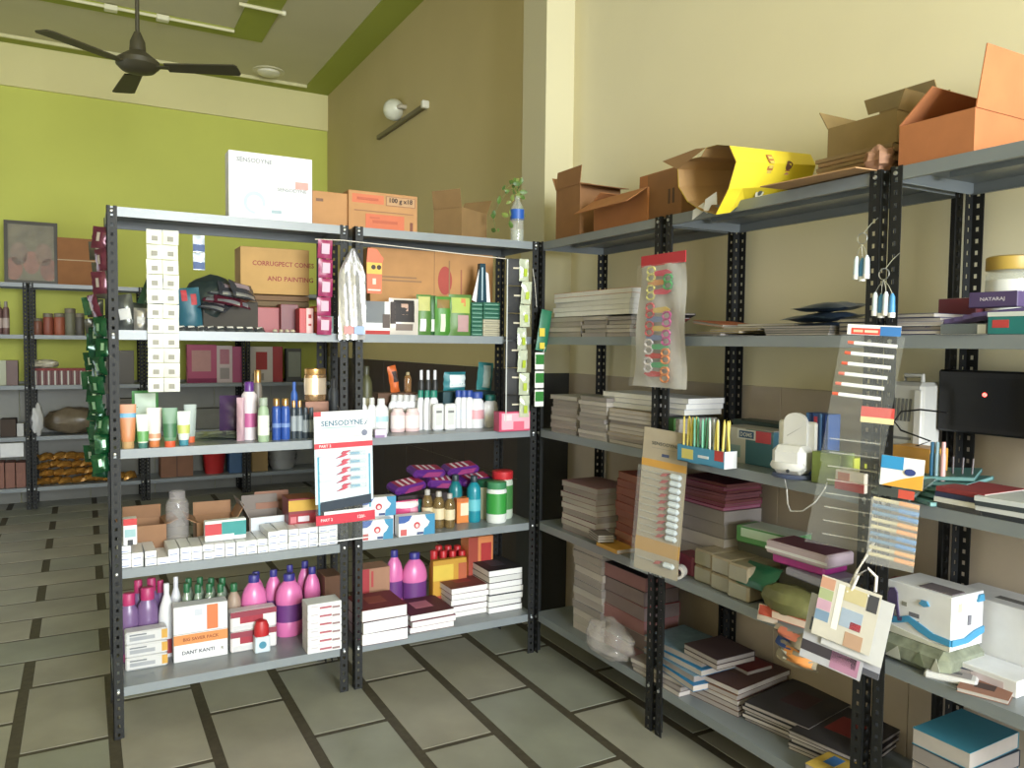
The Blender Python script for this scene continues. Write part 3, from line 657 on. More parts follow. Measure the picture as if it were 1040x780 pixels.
for i, (a, b) in enumerate(((440.5,451.5),(452.5,464))):
    p = I(2, a, b, 410, y=.13); boxit('white_talc_pack', ('left','right')[i]+' short white flat bottle with grey label', 'bottle', p, .03, white, [('F',.2,.2,.8,.85,(206,208,206)),('F',.25,.66,.75,.74,(110,112,112))], group='short white packs', ch=.008)
for i, (a, b) in enumerate(((463,471),(468.5,476.5),(474,482),(480,493.5))):
    bottle('blue_cap_shampoo', ORD[i]+' white bottle with blue cap from the left', I(2,a,b,396.5 if i < 3 else 398,y=.20-.012*i), 'shampoo', white, plas((36,70,160)), plas((228,160,170)) if i == 3 else plas((220,226,236)), (.25,.5), .8, .6, group='blue-capped bottles')
bottle('teal_cap_shampoo', 'wide white bottle with dark teal cap next to the pink soap carton', I(2,493,508,401,y=.17), 'shampoo', white, plas((20,110,104)), plas((236,238,238)), (.2,.6), .7, .6)
p = I(2, 507, 538.5, 418, pb=438); boxit('pink_soap_carton', 'pink soap carton with rose print at the island corner', 'carton', p, .06, plas((206,60,100)), [('F',.08,.1,.98,.92,(238,170,186)),('F',.45,.05,.8,.5,(226,90,120)),('F',.15,.55,.4,.85,(240,206,212))])
p = I(2, 450, 503, 397.5, y=.285); boxit('dark_teal_carton', 'dark teal carton behind the blue-capped bottles', 'carton', p, .11, plas((30,70,78)))
pouch('wet_wipes', 'teal and white wet wipe pack lying behind the bottles', (on(1,.29,464,390).x, .29, Z[2]+p[2]+.003), .1, .13, .10, .05, plas((40,130,140)), [(.2,.2,.95,.85,(224,236,236))], seed=80, cat='wipes pack')
pouch('teal_wipes', 'upright teal wipe pack leaning behind the bottles', (on(1,.30,493,390).x, .30, Z[2]+p[2]+.003), -.1, .085, .15, .05, plas((60,160,164)), [(.3,.1,.8,.9,(190,216,214))], ry=.08, seed=81, cat='wipes pack')
p = I(2, 384, 424, 399, y=.31); boxit('brown_back_carton', 'brown carton behind the white bottles under an orange pack', 'carton', p, .085, card((96,70,54)))
pouch('orange_pack', 'small orange pack on the brown carton at the back', (on(1,.32,404,390).x, .32, Z[2]+p[2]), .2, .05, .14, .04, orange, [(.3,.4,.8,.8,(60,44,40))], seed=82, cat='pack', ry=-.2)
bottle('amber_bottle', 'amber bottle standing at the back behind the white bottles', I(2,412,419,378,y=.33,base=p[2]), 'round', film('amber_glass', (150,110,70), .7), plas((180,160,110)))
for i in range(3):
    bottle('back_bottle', ORD[i]+' white-capped dark bottle at the back of the island shelf', I(2,426+i*7,432+i*7,376,y=.33), 'can', plas((52,52,50)), white, None, group='white-capped back bottles')
bottle('green_back_bottle', 'olive bottle at the back next to the middle posts', I(2,368,380,372,y=.3), 'round', plas((84,84,52)), plas((70,70,50)), plas((150,140,90)), (.2,.5))
# ---- Sensodyne display hanging in front of shelf 2/3
tl, tr, bl = on(1, -.03, 321, 418), on(1, -.03, 380, 415), on(1, -.03, 324, 552)
w_ = tr.x-tl.x; hh = tl.z-bl.z; cx = (tl.x+tr.x)/2
t = thing('toothbrush_display', 'white hanging display card with red-and-blue toothbrushes in front of the middle posts', 'display card', (cx, -.03, bl.z), .0, ry=-.02)
part('card', Mb().box(-w_/2, w_/2, -.003, 0, hh*.72, hh, 0, .001), whitep, t)
part('card_back', Mb().box(-w_/2, w_/2, -.003, 0, hh*.30, hh*.72, 0, .001), paper((206,222,232)), t)
part('clear_sleeve', Mb().grid(lambda u, v: ((u-.5)*w_, -.0022, v*hh*.30), 2, 2), film('sleeve_clear', (225,230,228), .07, .2), t); part('sleeve_hem', Mb().box(-w_/2, w_/2, -.003, -.001, 0, .005), white, t)
part('red_band', Mb().box(-w_/2, w_/2, -.004, -.003, hh*.72, hh*.76), paper((214,52,66)), t); part('red_band', Mb().box(-w_/2, w_/2*1.04, -.006, -.003, hh*.14, hh*.215), paper((214,40,62)), t)
part('red_tab', Mb().box(-w_/2, -w_*.38, -.004, -.003, hh*.965, hh), paper((206,60,70)), t)
for sx in (-1, 1): part('blue_edge', Mb().box(sx*w_*.44-.004, sx*w_*.44+.004, -.0038, -.003, hh*.22, hh*.66), paper((70,160,190)), t)
lettering(t, 'SENSODYNE', w_*.72, (58,112,140), (-.02*w_, -.0045, hh*.91), .024)
part('subtitle_line', Mb().box(-w_*.37, w_*.22, -.0038, -.003, hh*.872, hh*.88), paper((150,190,190)), t); part('subtitle_line', Mb().box(-w_*.40, w_*.30, -.0038, -.003, hh*.80, hh*.806), paper((180,186,190)), t)
part('tick_mark', Mb().prism([(w_*.36,hh*.89),(w_*.38,hh*.885),(w_*.44,hh*.94)], -.0038, -.003), paper((70,110,140)), t)
part('emblem', Mb().lathe([(.014,0),(.014,.001)], 14).xf(Matrix.Translation((w_*.36,-.0042,hh*.825)) @ Matrix.Rotation(PI/2,4,'X')), paper((120,126,150)), t)
lettering(t, 'PART 2', w_*.2, (250,220,220), (-w_*.32, -.0048, hh*.74)); lettering(t, 'PART 2', w_*.2, (250,220,220), (-w_*.32, -.007, hh*.178)); lettering(t, '120/-', w_*.14, (250,220,220), (w_*.28, -.007, hh*.178))
part('dark_strip', Mb().prism([(-w_*.42,hh*.245),(w_*.46,hh*.275),(w_*.46,hh*.345),(-w_*.42,hh*.315)], -.0045, -.003), paper((38,52,70)), t)
part('brush_card', Mb().box(-w_*.36, w_*.46, -.005, -.003, hh*.215, hh*.24), white, t)
for i in range(5):
    z0 = hh*(.42+.063*i)
    b = part('toothbrush', Mb().tube([(-w_*.43,-.008,z0-.004),(-w_*.1,-.008,z0),(w_*.1,-.008,z0)], .0035, 6), plas((222,226,228)), t)
    part('grip', Mb().prism([(-w_*.15,z0-.018),(-w_*.02,z0-.012),(w_*.06,z0-.003),(w_*.02,z0+.002),(w_*.11,z0+.015),(-w_*.02,z0+.013),(-w_*.06,z0+.003),(-w_*.04,z0-.004)], -.014, -.006), plas((200,60,80)), b)
    part('bristles', Mb().box(w_*.10, w_*.26, -.013, -.005, z0-.004, z0+.005), plas((60,150,190)), b)
    part('blister', Mb().box(w_*.08, w_*.38, -.016, -.004, z0-.009, z0+.011, 0, .004), CLEAR, b)
part('hook_wire', Mb().tube([(-w_*.05,.0,hh-.004),(-w_*.05,.02,hh+.015),(-w_*.05,.05,hh+.02)], .0015, 5), BOLT, t)
# ---- shelf 3 (z .693), left bay : toothpaste cartons end-on
ends = []
bw, bh = .0445, .0300
x0 = XL+.05
TPB = Mb().box(-bw/2+.0008, bw/2-.0008, 0, .17, 0, bh-.0008, 0, .0015).mesh('carton_body', white)
TPP = Mb().box(-bw*.33, bw*.30, -EPS, 0, bh*.18, bh*.30).mesh('printed_line', paper((120,140,190)))
TPQ = Mb().box(-bw*.33, bw*.33, -EPS, 0, bh*.62, bh*.72).mesh('printed_line', paper((190,196,206)))
lay_word = ('bottom', 'second', 'third', 'fourth')
for i in range(20):
    x = x0+i*bw+random.uniform(-.001,.001)+(.004 if i > 1 else 0)
    nl = 2 if i != 0 else 3
    if i >= 13: nl = 3
    if i >= 17: nl = 3
    if i in (2,3,4): nl = 2 if i == 4 else 1
    if i == 2: nl = 2
    zt = 0
    for l in range(nl):
        t = thing('toothpaste_carton', '%s end-on white toothpaste carton from the left, %s layer' % (ORD[i], lay_word[l]), 'toothpaste box', (x, .012+random.uniform(0,.012), Z[3]+l*bh), random.uniform(-.03,.03), 'end-on toothpaste cartons')
        part('carton_body', TPB, None, t); part('printed_line', TPP, None, t); part('printed_line', TPQ, None, t)
def yb(px, pb, k, base=0): return on(2, Z[k]+base, px, pb).y
p = I(3, 125, 139, 527, y=.03, base=.09); boxit('small_red_white_carton', 'small red and white carton on the leftmost toothpaste cartons', 'carton', p, .05, white, [('F',.0,.75,1,1,(206,52,56)),('F',.1,.3,.9,.6,(150,190,196)),('F',.3,.0,.7,.2,(60,60,66))])
q = on(1, .21, 149, 520); carton('brown_open_carton', 'open brown carton at the left behind the toothpaste cartons', (q.x, .205, Z[3]), .06, .155, .17, .125, card((140,104,76)), [('B',.06,80),('L',.05,140),('R',.05,160)])
t = bottle('clear_jar', 'empty clear ribbed plastic jar beside the brown carton', I(3,169,193,500,y=.20), 'jar', film('jar_plastic', (206,200,200), .22), film('jar_plastic', (206,200,200), .22), None, capr=.72, cat='jar')
q = on(1, .21, 222, 520); carton('tan_open_carton', 'tan carton with raised flaps in the middle of the left bay', (q.x-.008, .215, Z[3]), -.02, .165, .16, .115, card((150,112,82)), [('B',.06,95),('R',.07,120),('L',.05,150)], [('F',.35,.35,.95,.75,(196,140,80))])
p = I(3, 208, 250, 528, y=.06, base=.062); boxit('striped_toothpaste_box', 'toothpaste box with red and teal stripe lying on the white cartons', 'toothpaste box', p, .035, plas((222,226,226)), [('F',.0,.3,.45,.85,(206,60,70)),('F',.40,.2,1,.9,(50,150,150)),('F',.2,.1,.7,.3,(236,238,238))], rot=.03)
q = on(1, .20, 272, 520); carton('grey_open_carton', 'carton with pale blue print and open flaps behind the white cartons', (q.x, .195, Z[3]), .02, .165, .17, .12, card((128,118,112)), [('B',.07,100),('L',.09,115)], [('F',.04,.35,.98,.98,(206,214,224)),('F',.4,.5,.9,.75,(150,176,206))])
q = on(1, .27, 275, 505); carton('brown_flap_carton', 'brown carton with a raised flap at the back centre of the lower shelf', (q.x+.03, .385-.02, Z[3]), 0, .16, .02, .15, card((150,110,92)), [('B',.05,110)])
p = I(3, 293, 323, 506, y=.11); boxit('red_yellow_box', 'dark red and yellow box left of the display card', 'box', p, .13, plas((130,30,40)), [('F',.0,.72,1,.96,(206,160,50)),('F',.05,.4,.95,.66,(160,30,44)),('F',.0,.12,1,.2,(196,150,60)),('F',.32,.48,.70,.60,(222,206,214)),('F',.06,.46,.26,.60,(206,110,120))], ())
p = I(3, 323, 347, 500, y=.2); boxit('grey_back_carton', 'dark grey carton hidden behind the display card', 'carton', p, .15, card((80,78,78)))
# ---- shelf 3, right bay
def soap(label, pl, **k):
    return boxit('soap_carton', label, 'soap box', pl, .055, white, [('F',.05,.05,.22,.35,(206,90,90)),('F',.50,.04,.68,.16,(60,80,130)),('F',.80,.1,.96,.4,(170,206,226))], polys=[('F',[(1,0),(1,1),(.72,1),(.76,.8),(.86,.62),(.80,.42),(.70,.3),(.68,.0)],plas((50,140,186))),('F',[(0,1),(0,.66),(.16,.66),(.28,.76),(.36,1)],plas((50,90,170)))], group='blue-wave soap boxes', **k)
def drop(o, w_, h_):
    part('emblem', Mb().lathe([(.016,0),(.016,.001)], 16).xf(Matrix.Translation((0,-.0012,h_*.5)) @ Matrix.Rotation(PI/2,4,'X')), paper((206,50,60)), o)
    part('emblem_core', Mb().lathe([(.009,0),(.009,.001)], 12).xf(Matrix.Translation((0,-.0020,h_*.48)) @ Matrix.Rotation(PI/2,4,'X')), paper((236,200,200)), o)
p = I(3, 367, 399, 528, y=.008); drop(soap('white and blue soap box at the shelf edge beside the display card', p), p[1], p[2]); hb = p[2]
p2 = I(3, 367, 402, 505, y=.075, base=hb); boxit('support_carton', 'blank carton supporting the upper soap box', 'carton', I(3,368,400,528,y=.075), .06, white, h=hb-.001); drop(soap('white and blue soap box stacked behind and above the edge one', p2), p2[1], p2[2])
p = I(3, 405, 441.5, 523, y=.008); drop(soap('white and blue soap box standing alone left of the glass bottles', p), p[1], p[2])
p = I(3, 372, 400, 525, y=.2); boxit('dark_back_carton', 'dark brown carton behind the soap boxes', 'carton', p, .18, card((70,56,50)), h=.14)
pouch('pink_towel_pack', 'pink and white sanitary pack above the lone soap box', (on(1,.15,413,520).x, .12, Z[3]+.06), .05, .12, .085, .05, plas((226,70,130)), [(.0,.6,1,.95,(232,228,228)),(.55,.3,.95,.6,(236,150,180))], seed=90, cat='pack')
p = I(3, 398, 428, 530, y=.12); boxit('low_carton', 'low carton under the pink sanitary pack', 'carton', p, .12, card((110,90,80)), h=.058)
bottle('teal_roll', 'teal capped roll beside the pink sanitary pack', I(3,424,433,508,y=.16), 'can', teal, teal)
p = I(3, 404, 506, 500, y=.235); boxit('tall_back_carton', 'dark carton under the purple packs', 'carton', p, .165, card((56,48,50)))
pz = p[2]
for i, (px, rz, rx, ry, dz, y_, nm) in enumerate(((419,.22,.22,-.10,.0,.22,'front left'),(452,-.12,.22,.08,.004,.23,'middle'),(487,.12,.22,-.04,.0,.235,'right'),(437,.1,.18,.06,.062,.255,'upper left'),(472,.05,.18,-.06,.064,.255,'topmost'))):
    q = on(1, y_, px, 490)
    t = thing('purple_pack', nm+' purple and red sanitary pack in the heap', 'pack', (q.x, y_, Z[3]+pz+dz+.012), rz, 'purple pack heap', rx, ry)
    part('wrapper', Mb().box(-.095,.095,0,.11,0,.045,0,.015), plas((92,36,130), .25), t)
    part('printed_panel', Mb().box(-.07,.075,.015,.095,.045,.0457), paper((170,34,70)), t); part('printed_panel', Mb().prism([(-.05,.01),(.05,.01),(.07,.036),(-.02,.036)], -.0007, 0), paper((150,40,110)), t)
    for s in range(3): part('white_stripe', Mb().box(-.05+.035*s, -.036+.035*s, .02, .09, .0457, .0463), paper((230,214,220)), t)
for i, (a, b) in enumerate(((431,441.5),(442.5,453.5),(454,464))):
    bottle('honey_bottle', ORD[i]+' amber glass bottle with cream label from the left', I(3,a,b,498+2*i,y=.10-.02*i), 'round', film('honey_glass', (120,98,60), .75), plas((180,176,168)), plas((224,206,164)), (.25,.55), .5, group='amber glass bottles')
p = I(3, 464, 479, 506, pb=531); boxit('orange_carton', 'orange carton with white round emblem beside the mouthwash', 'carton', p, .05, plas((232,130,50)), [('F',.25,.3,.8,.8,(240,214,180)),('F',.0,.85,1,1,(206,100,40))])
bottle('mouthwash', 'teal mouthwash bottle right of the orange carton', I(3,478,491,484,y=.12), 'round', plas((20,140,160), .15), plas((40,60,70)), plas((90,190,206)), (.25,.5), .5)
bottle('mouthwash', 'teal mouthwash bottle behind the orange carton', I(3,459,472,483,y=.18), 'round', plas((20,120,130), .15), plas((50,66,72)), None, (.25,.5), .5)
bottle('green_lid_jar', 'cream jar with dark green lid at the back right', I(3,488,505,488,y=.17), 'jar', plas((196,196,160)), plas((26,100,66)), None, capr=.98, cat='jar')
bottle('green_label_jar', 'white jar with big green label and clear green lid at the shelf edge', I(3,500,518.5,490,y=.05), 'jar', plas((226,232,226)), plas((60,140,90)), plas((50,160,60)), (.22,.72), .98, cat='jar')
bottle('red_lid_jar', 'green and white jar with shiny red lid near the corner', I(3,506,525,479,y=.12), 'jar', plas((200,216,196)), plas((214,36,44)), plas((70,140,70)), (.2,.7), 1.0, cat='jar')
q = on(2, Z[3], 449, 534); pouch('green_sachet_flat', 'small green sachet lying flat in front of the amber bottles', (q.x, q.y-.02, Z[3]+.001), .1, .065, .045, .01, plas((30,110,70)), rx=-1.5, seed=95)
# ---- shelf 4 (z .21), left bay
for i, (a, b, pt, y) in enumerate(((121,141,604,.25),(139,161,598,.25),(134,147,590,.33),(147,161,588,.33),(158,168,590,.335))):
    bottle('purple_bottle', ('front left','front right','rear left','rear middle','rear right')[i]+' purple bottle with pink cap by the left post', I(4,a,b,pt,y=y), 'flask', plas((120,90,140), .2), plas((190,40,104)), plas((186,70,146)), (.03,.14), .66, .7, group='purple bottles')
for i, (a, b, pt, y) in enumerate(((161,178,594,.25),(172,186,587,.33))):
    bottle('white_cleaner', ('front','rear')[i]+' white cleaner bottle with red label', I(4,a,b,pt,y=y), 'toilet', white, white, plas((170,60,64)), (.05,.25), .36, .8, group='white cleaner bottles')
gi = 0
for row, (y, n_, a, pt) in enumerate(((.345,4,186,588),(.265,4,184,594))):
    for i in range(n_):
        bottle('green_cap_bottle', '%s clear bottle with green cap from the left, %s row' % (ORD[i], ('rear','front')[row]), I(4,a+i*11.5,a+i*11.5+12,pt+random.uniform(-1,1),y=y), 'round', film('green_bottle_plastic', (140,156,136), .8), plas((36,110,64)), plas((150,140,120)) if row == 1 else None, (.1,.6), .55, .9, group='green-capped bottles')
bottle('beige_bottle', 'wide beige bottle with green cap before the pink bottles', I(4,231,246,594,y=.25), 'round', plas((170,146,126)), plas((36,110,64)), None, capr=.5)
def jug(label, px0, px1, pt, y):
    return bottle('pink_cleaner_bottle', label, I(4,px0,px1,pt,y=y), 'dome', plas((228,110,176), .22), plas((52,48,140)), plas((110,50,130)), (.24,.52), .42, .72, group='pink cleaner bottles')
jug('front pink cleaner bottle with purple label beside the stacked white boxes', 281.5, 310, 585, .24)
jug('left pink cleaner bottle behind the maroon soap packs', 246, 273, 586, .25)
jug('pink cleaner bottle behind and left of the front one', 270, 288, 580, .335)
jug('right pink cleaner bottle near the middle posts', 310, 327, 577, .27)
jug('rear centre pink cleaner bottle', 288, 303, 575, .34)
jug('rear right pink cleaner bottle', 303, 319, 571, .345)
jug('rear left pink cleaner bottle', 252, 270, 582, .34)
for i in range(3):
    p = I(4, 127, 170, 640, y=.16); h3 = p[2]/3
    boxit('wrapped_soap', ('lowest','middle','topmost')[i]+' clear-wrapped white soap pack in the left stack', 'soap pack', p, .07, plas((206,206,206), .2), [('F',.1,.3,.7,.6,(160,164,170)),('F',.86,.2,1,.9,(214,160,60)),('F',.1,.7,.5,.8,(120,124,130))], h=h3-.001, dz=i*h3, ch=.006, group='wrapped soap stack', rot=.02*(i-1))
p = I(4, 176, 231, 614, y=.165); h2 = p[2]
boxit('toothpaste_saver_box', 'lower white and orange saver pack box with toothpaste lettering', 'toothpaste box', p, .075, whitep, [('F',.0,.62,1,.98,plas((226,140,70)))], [('BIG SAVER PACK','F',.5,.80,.66,(150,70,40)),('DANT KANTI','F',.45,.32,.6,(70,74,90)),('R','F',.9,.3,.05,(120,110,80))], h=h2*.5-.001)
boxit('toothpaste_saver_box', 'upper white box with orange square on the saver pack box', 'toothpaste box', p, .075, whitep, [('F',.61,.06,.82,.96,plas((232,116,60))),('F',.38,.62,.53,.85,(196,202,214)),('F',.0,.0,1,.02,(170,172,176))], h=h2*.5, dz=h2*.5, rot=-.01)
p = I(4, 234, 281, 619, y=.165); h2 = p[2]
for i in range(2):
    boxit('maroon_soap_pack', ('lower','upper')[i]+' white and maroon wrapped soap pack beside the saver pack', 'soap pack', p, .07, plas((226,220,220), .25), [('F',.0,.72,1,1,(150,50,70)),('F',.2,.4,.7,.72,(170,40,60)),('F',.05,.1,.5,.3,(206,206,210))], h=h2*.5-.001, dz=i*h2*.5, ch=.006, group='maroon soap packs', rot=.03*i)
for i, (a, b, pt, pb_) in enumerate(((253,267,627,654),(259,274.5,631,663))):
    p = I(4, a, b, pt, pb=pb_)
    t = thing('red_cap_tin', ('rear','front')[i]+' small white tin with red domed cap at the shelf front', 'tin', p[0], 0, 'red-capped tins'); r = p[1]/2; h = p[2]
    part('body', Mb().box(-r, r, 0, 2*r*.8, 0, h*.5, 0, .004), plas((200,214,224)), t); part('cap', Mb().lathe([(r*.96,h*.5),(r,h*.55),(r*.98,h*.8),(r*.7,h*.96),(r*.3,h)], 16, 0, r*.8, 1, .8), plas((196,30,36)), t)
    part('emblem', Mb().lathe([(r*.5,0),(r*.5,.001)], 12).xf(Matrix.Translation((0,-.0012,h*.25)) @ Matrix.Rotation(PI/2,4,'X')), paper((60,140,170)), t)
p = I(4, 312.5, 347, 612, pb=662); h6 = p[2]/6
for i in range(6):
    boxit('stacked_soap_box', ('lowest','second','third','fourth','fifth','topmost')[i]+' flat white box with red print in the stack by the middle posts', 'soap box', p, .10, whitep, [('F',.35,.3,.7,.55,(180,90,100)),('F',.72,.2,.95,.45,(150,120,120)),('F',.1,.6,.3,.75,(200,190,196))], h=h6-.001, dz=i*h6, group='stacked white soap boxes', rot=random.uniform(-.02,.02))
p = I(4, 330, 347, 585, y=.24); boxit('brown_strip_carton', 'brown carton behind the stacked white soap boxes', 'carton', p, .14, card((120,88,70)))
# ---- shelf 4, right bay
p = I(4, 367, 396, 577, y=.27); boxit('red_band_carton', 'kraft carton with red bands behind the notebooks', 'carton', p, .12, card((160,120,96)), [('F',.0,.0,.28,1,(176,44,52)),('F',.34,.65,.42,.95,(190,60,60)),('F',.60,.1,.9,.25,(160,60,56))])
jug('left of the two pink bottles behind the notebooks', 394, 411.5, 560, .3)
jug('right of the two pink bottles behind the notebooks', 412, 437, 563, .27)
p = I(4, 440, 474, 568, y=.26); boxit('yellow_carton', 'yellow and red carton before the red-capped bottles', 'carton', p, .035, plas((206,150,40)), [('F',.0,.6,.6,.9,(226,190,60)),('F',.75,.1,1,.9,(190,90,50)),('F',.1,.1,.7,.3,(170,60,40))])
for i in range(7):
    rw = i // 4; bottle('red_cap_bottle', '%s red-capped yellow bottle from the left, %s row' % (ORD[i-4*rw], ('front','rear')[rw]), I(4,438+(i-4*rw)*9.5+5*rw,447+(i-4*rw)*9.5+5*rw,560-5*rw,y=.30+.05*rw), 'flask', plas((206,150,50)), plas((206,30,36)), None, capr=.75, group='red-capped bottles')
p = I(4, 476, 501, 545, y=.29); boxit('orange_red_carton', 'tall orange carton with red panel behind the right notebooks', 'carton', p, .10, plas((226,130,70)), [('F',.0,.0,.38,1,(170,60,40)),('F',.5,.6,.92,.9,(190,40,40))])
cov = ((100,30,44),(60,50,60),(120,40,50),(40,40,52))
def nst(where, px0, px1, pt, pb_, n_, covs, d_=.24, rot=0, em=None):
    p = isl(4, px0, px1, pt, pb=pb_); return stack(where, p[0], rot, p[1], min(d_, .395-p[0].y), [p[2]/n_]*n_, covs, emblem=em)
nst('leftmost notebook stack on the island', 369, 415, 617, 652, 3, cov, em=(150,70,60))
nst('second notebook stack on the island', 417, 462, 622, 640, 3, ((110,26,50),(140,60,80),(90,30,50)), em=(190,110,130))
nst('third notebook stack on the island', 459, 499, 595, 625, 5, ((70,44,50),(120,50,50),(52,46,56)), em=(150,50,50))
nst('rightmost notebook stack on the island', 497, 531, 578, 621, 7, ((36,36,44),(70,40,48),(50,54,66)), em=(60,60,72))
PAGE_I = PAGE; PAGE = WPAGE      # school books on the wall racks have greyer paper, with shelf shade mixed into its colour
# ================================================================ WALL RACKS
def Wl(*a, **k): return wal(*a, **k)
def wfront(px, py, x=-.03): return on(0, x, px, py)
# ---- cartons on top of the wall racks
q0, q1 = on(0, .10, 563, 240), on(0, .10, 606, 240)
cbrown = card((140,100,64)); corange = card((166,110,66))
def span(x, px0, px1, py): a, b = on(0, x, px0, py), on(0, x, px1, py); return (a.y+b.y)/2, abs(a.y-b.y)
c_, w_ = span(.05, 563, 587, 220); hz = on(0, .05, 575, 190).z-Z[0]
carton('top_carton', 'brown carton with a tall rear flap at the corner end of the top shelf', (.06, c_, Z[0]), R90, w_, .24, hz, cbrown, [('F',.09,84),('L',.08,120),('R',.07,190)])
c_, w_ = span(.05, 603, 657, 220); hz = on(0, .05, 630, 197).z-Z[0]
carton('top_carton', 'open brown carton with wide folded-out front flap on the top shelf', (.05, c_, Z[0]), R90, w_, .26, hz, corange, [('F',.13,212),('B',.14,92),('L',.06,30)])
c_, w_ = span(.06, 657, 692, 215); hz = on(0, .06, 672, 174).z-Z[0]
boxit('top_closed_carton', 'closed brown carton left of the yellow carton', 'cardboard box', (Vector((.06, c_, Z[0])), w_, hz, R90), .26, card((136,96,62)), [('F',.62,.3,.68,.6,(90,64,44)),('F',.74,.3,.80,.6,(90,64,44)),('T',.0,.47,1,.53,(160,128,90))])
# yellow carton lying crosswise, its open end jutting out over the aisle
def W3(ax, v, px, py): return on(ax, v, px, py)
xo = -.07
ring0 = [W3(0,xo,741,148), W3(0,xo,748,164), W3(0,xo,740,192), W3(0,xo,727,218), W3(0,xo+.02,712,214), W3(0,xo+.03,698,205), W3(0,xo+.03,689,190), W3(0,xo+.03,688,172), W3(0,xo+.02,694,163), W3(0,xo+.01,712,159), W3(0,xo,717,150), W3(0,xo,728,147)]
ax_ = Vector((.33,-.10,0)); cen = sum(ring0, Vector())/len(ring0)
ring1 = [cen+ax_+(q-cen)*.72+Vector((0,0,.02)) for q in ring0]
ring1 = [Vector((q.x, q.y, max(q.z, Z[0]+.006))) for q in ring1]
base_ = Vector((cen.x, cen.y, Z[0]))
t = thing('yellow_carton', 'bright yellow carton with its open end jutting over the shelf edge', 'cardboard box', base_)
n_ = len(ring0)
def ysk(k):
    m = Mb()
    for f in [i/6 for i in range(7)]:
        for q0, q1 in zip(ring0, ring1):
            c0 = cen+(q0-cen)*k; c1 = cen+ax_+(q1-cen-ax_)*k
            p_ = c0.lerp(c1, f); p_.z = max(p_.z, Z[0]+.004) if f > .25 else p_.z
            m.v.append(tuple(p_-base_))
    for j in range(6):
        for i in range(n_): m.face((j*n_+i, j*n_+(i+1) % n_, (j+1)*n_+(i+1) % n_, (j+1)*n_+i), 0, False)
    return m
part('outer_skin', ysk(1), M((226,202,52), .4, 0, .06, 6), t)
inn = ysk(.975); inn.face([6*n_+i for i in range(n_)]); part('inner_liner', inn, card((178,142,96)), t)
def side(u, v, e=.003):      # near yellow side, u along the box, v up
    a = ring0[3].lerp(ring1[3], u); b_ = ring0[1].lerp(ring1[1], u); c_2 = ring0[0].lerp(ring1[0], u)
    p_ = a.lerp(b_, v/.75) if v < .75 else b_.lerp(c_2, (v-.75)/.25)
    return p_-base_+Vector((-.25,-.95,.0)).normalized()*e
def spatch(u0, u1, v0, v1, e=.004): return Mb().grid(lambda a, b: side(u0+(u1-u0)*a, v0+(v1-v0)*b, e), 3, 4)
o = part('strip_print', spatch(.40,.47,.40,.90), paper((190,110,50)), t)
for i in range(6): part('strip_block', spatch(.41,.46,.42+.08*i,.47+.08*i,.006), paper((226,196,80)), o)
def sdisc(u, v, ru, rv, e, c, nm):
    m = Mb(); m.v = [tuple(side(u+ru*math.cos(i*PI/8), v+rv*math.sin(i*PI/8), e)) for i in range(16)]; m.face(range(16)); return part(nm, m, paper(c), t)
sdisc(.43,.27,.05,.10,.004,(230,224,196),'emblem'); sdisc(.43,.27,.025,.05,.006,(90,96,90),'emblem_core')
sdisc(.66,.72,.04,.09,.004,(110,70,44),'fruit_print'); sdisc(.66,.45,.07,.20,.004,(186,96,70),'fruit_print'); sdisc(.66,.47,.04,.13,.006,(216,150,120),'fruit_print')
part('end_flap', Mb().grid(lambda u, v: (ring0[7].lerp(ring0[10], u)-base_)+Vector((-.05*v+.03*v*u, .03*v, .03*v*(1-u))), 5, 4), card((170,134,90)), t)
q = on(0, -.05, 712, 222)
t = thing('torn_white_paper', 'torn white paper scraps sticking out under the yellow carton', 'paper', (-.03, q.y, Z[0]+.002), R90)
part('scrap', Mb().prism([(-.06,-.05),(-.055,-.015),(.0,.005),(.005,-.025)], -.01, -.007), whitep, t); part('scrap', Mb().prism([(.012,-.03),(.02,.012),(.075,.03),(.08,-.015),(.05,-.012),(.03,-.04)], -.02, -.017), whitep, t)
# stacked folded cartons
c_, w_ = span(.10, 835, 912, 170)
for i in range(6):
    boxit('folded_carton', ('lowest','second','third','fourth','fifth','topmost')[i]+' folded flat carton under the grey-brown box on the top shelf', 'cardboard box', (Vector((.08, c_+.01*(i % 2), Z[0])), w_, .01, R90), .30, card((140-6*(i % 2),112,78)), h=.0125, dz=.012+i*.014, rot=.02*(i % 3-1), group='folded flat cartons', ch=.0008)
hz = on(0, .10, 872, 122).z-Z[0]
carton('grey_brown_carton', 'grey-brown carton with raised lid on the folded cartons', (.10, c_-.005, Z[0]+.098), R90, w_*.9, .26, max(.06, hz-.098), card((134,112,72)), [('B',.10,86),('L',.07,120),('R',.06,110)])
r_ = [o for o in bpy.data.objects if o.name.startswith('grey_brown_carton')][0]; h_g = max(.06, hz-.098)
part('flap', Mb().box(-w_*.45, w_*.45, -.004, 0, 0, .05), card((150,132,92)), r_, (0, .20, h_g+.075), (.5, 0, 0))  # bent flap strip, coloured paler to show it catching light
t = thing('loose_cardboard', 'loose tan cardboard sheet jutting out over the shelf edge', 'cardboard', (-.03, span(-.02,785,885,195)[0], Z[0]+.003), R90, rx=.05)
part('sheet', Mb().prism([(-.17,0),(.17,0),(.17,.003),(-.17,.003)], -.06, .12).xf(Matrix.Rotation(.08,4,'Z')), card((176,138,98)), t)
blob('crumpled_paper', 'crumpled brown paper beside the double posts on the top shelf', (.05, on(0,.05,893,160).y, Z[0]+.002), (.035,.04,.04), card((150,112,88)), 'paper', 9, .16)
c_, w_ = span(.06, 912, 1005, 150); hz = on(0, .06, 960, 117).z-Z[0]
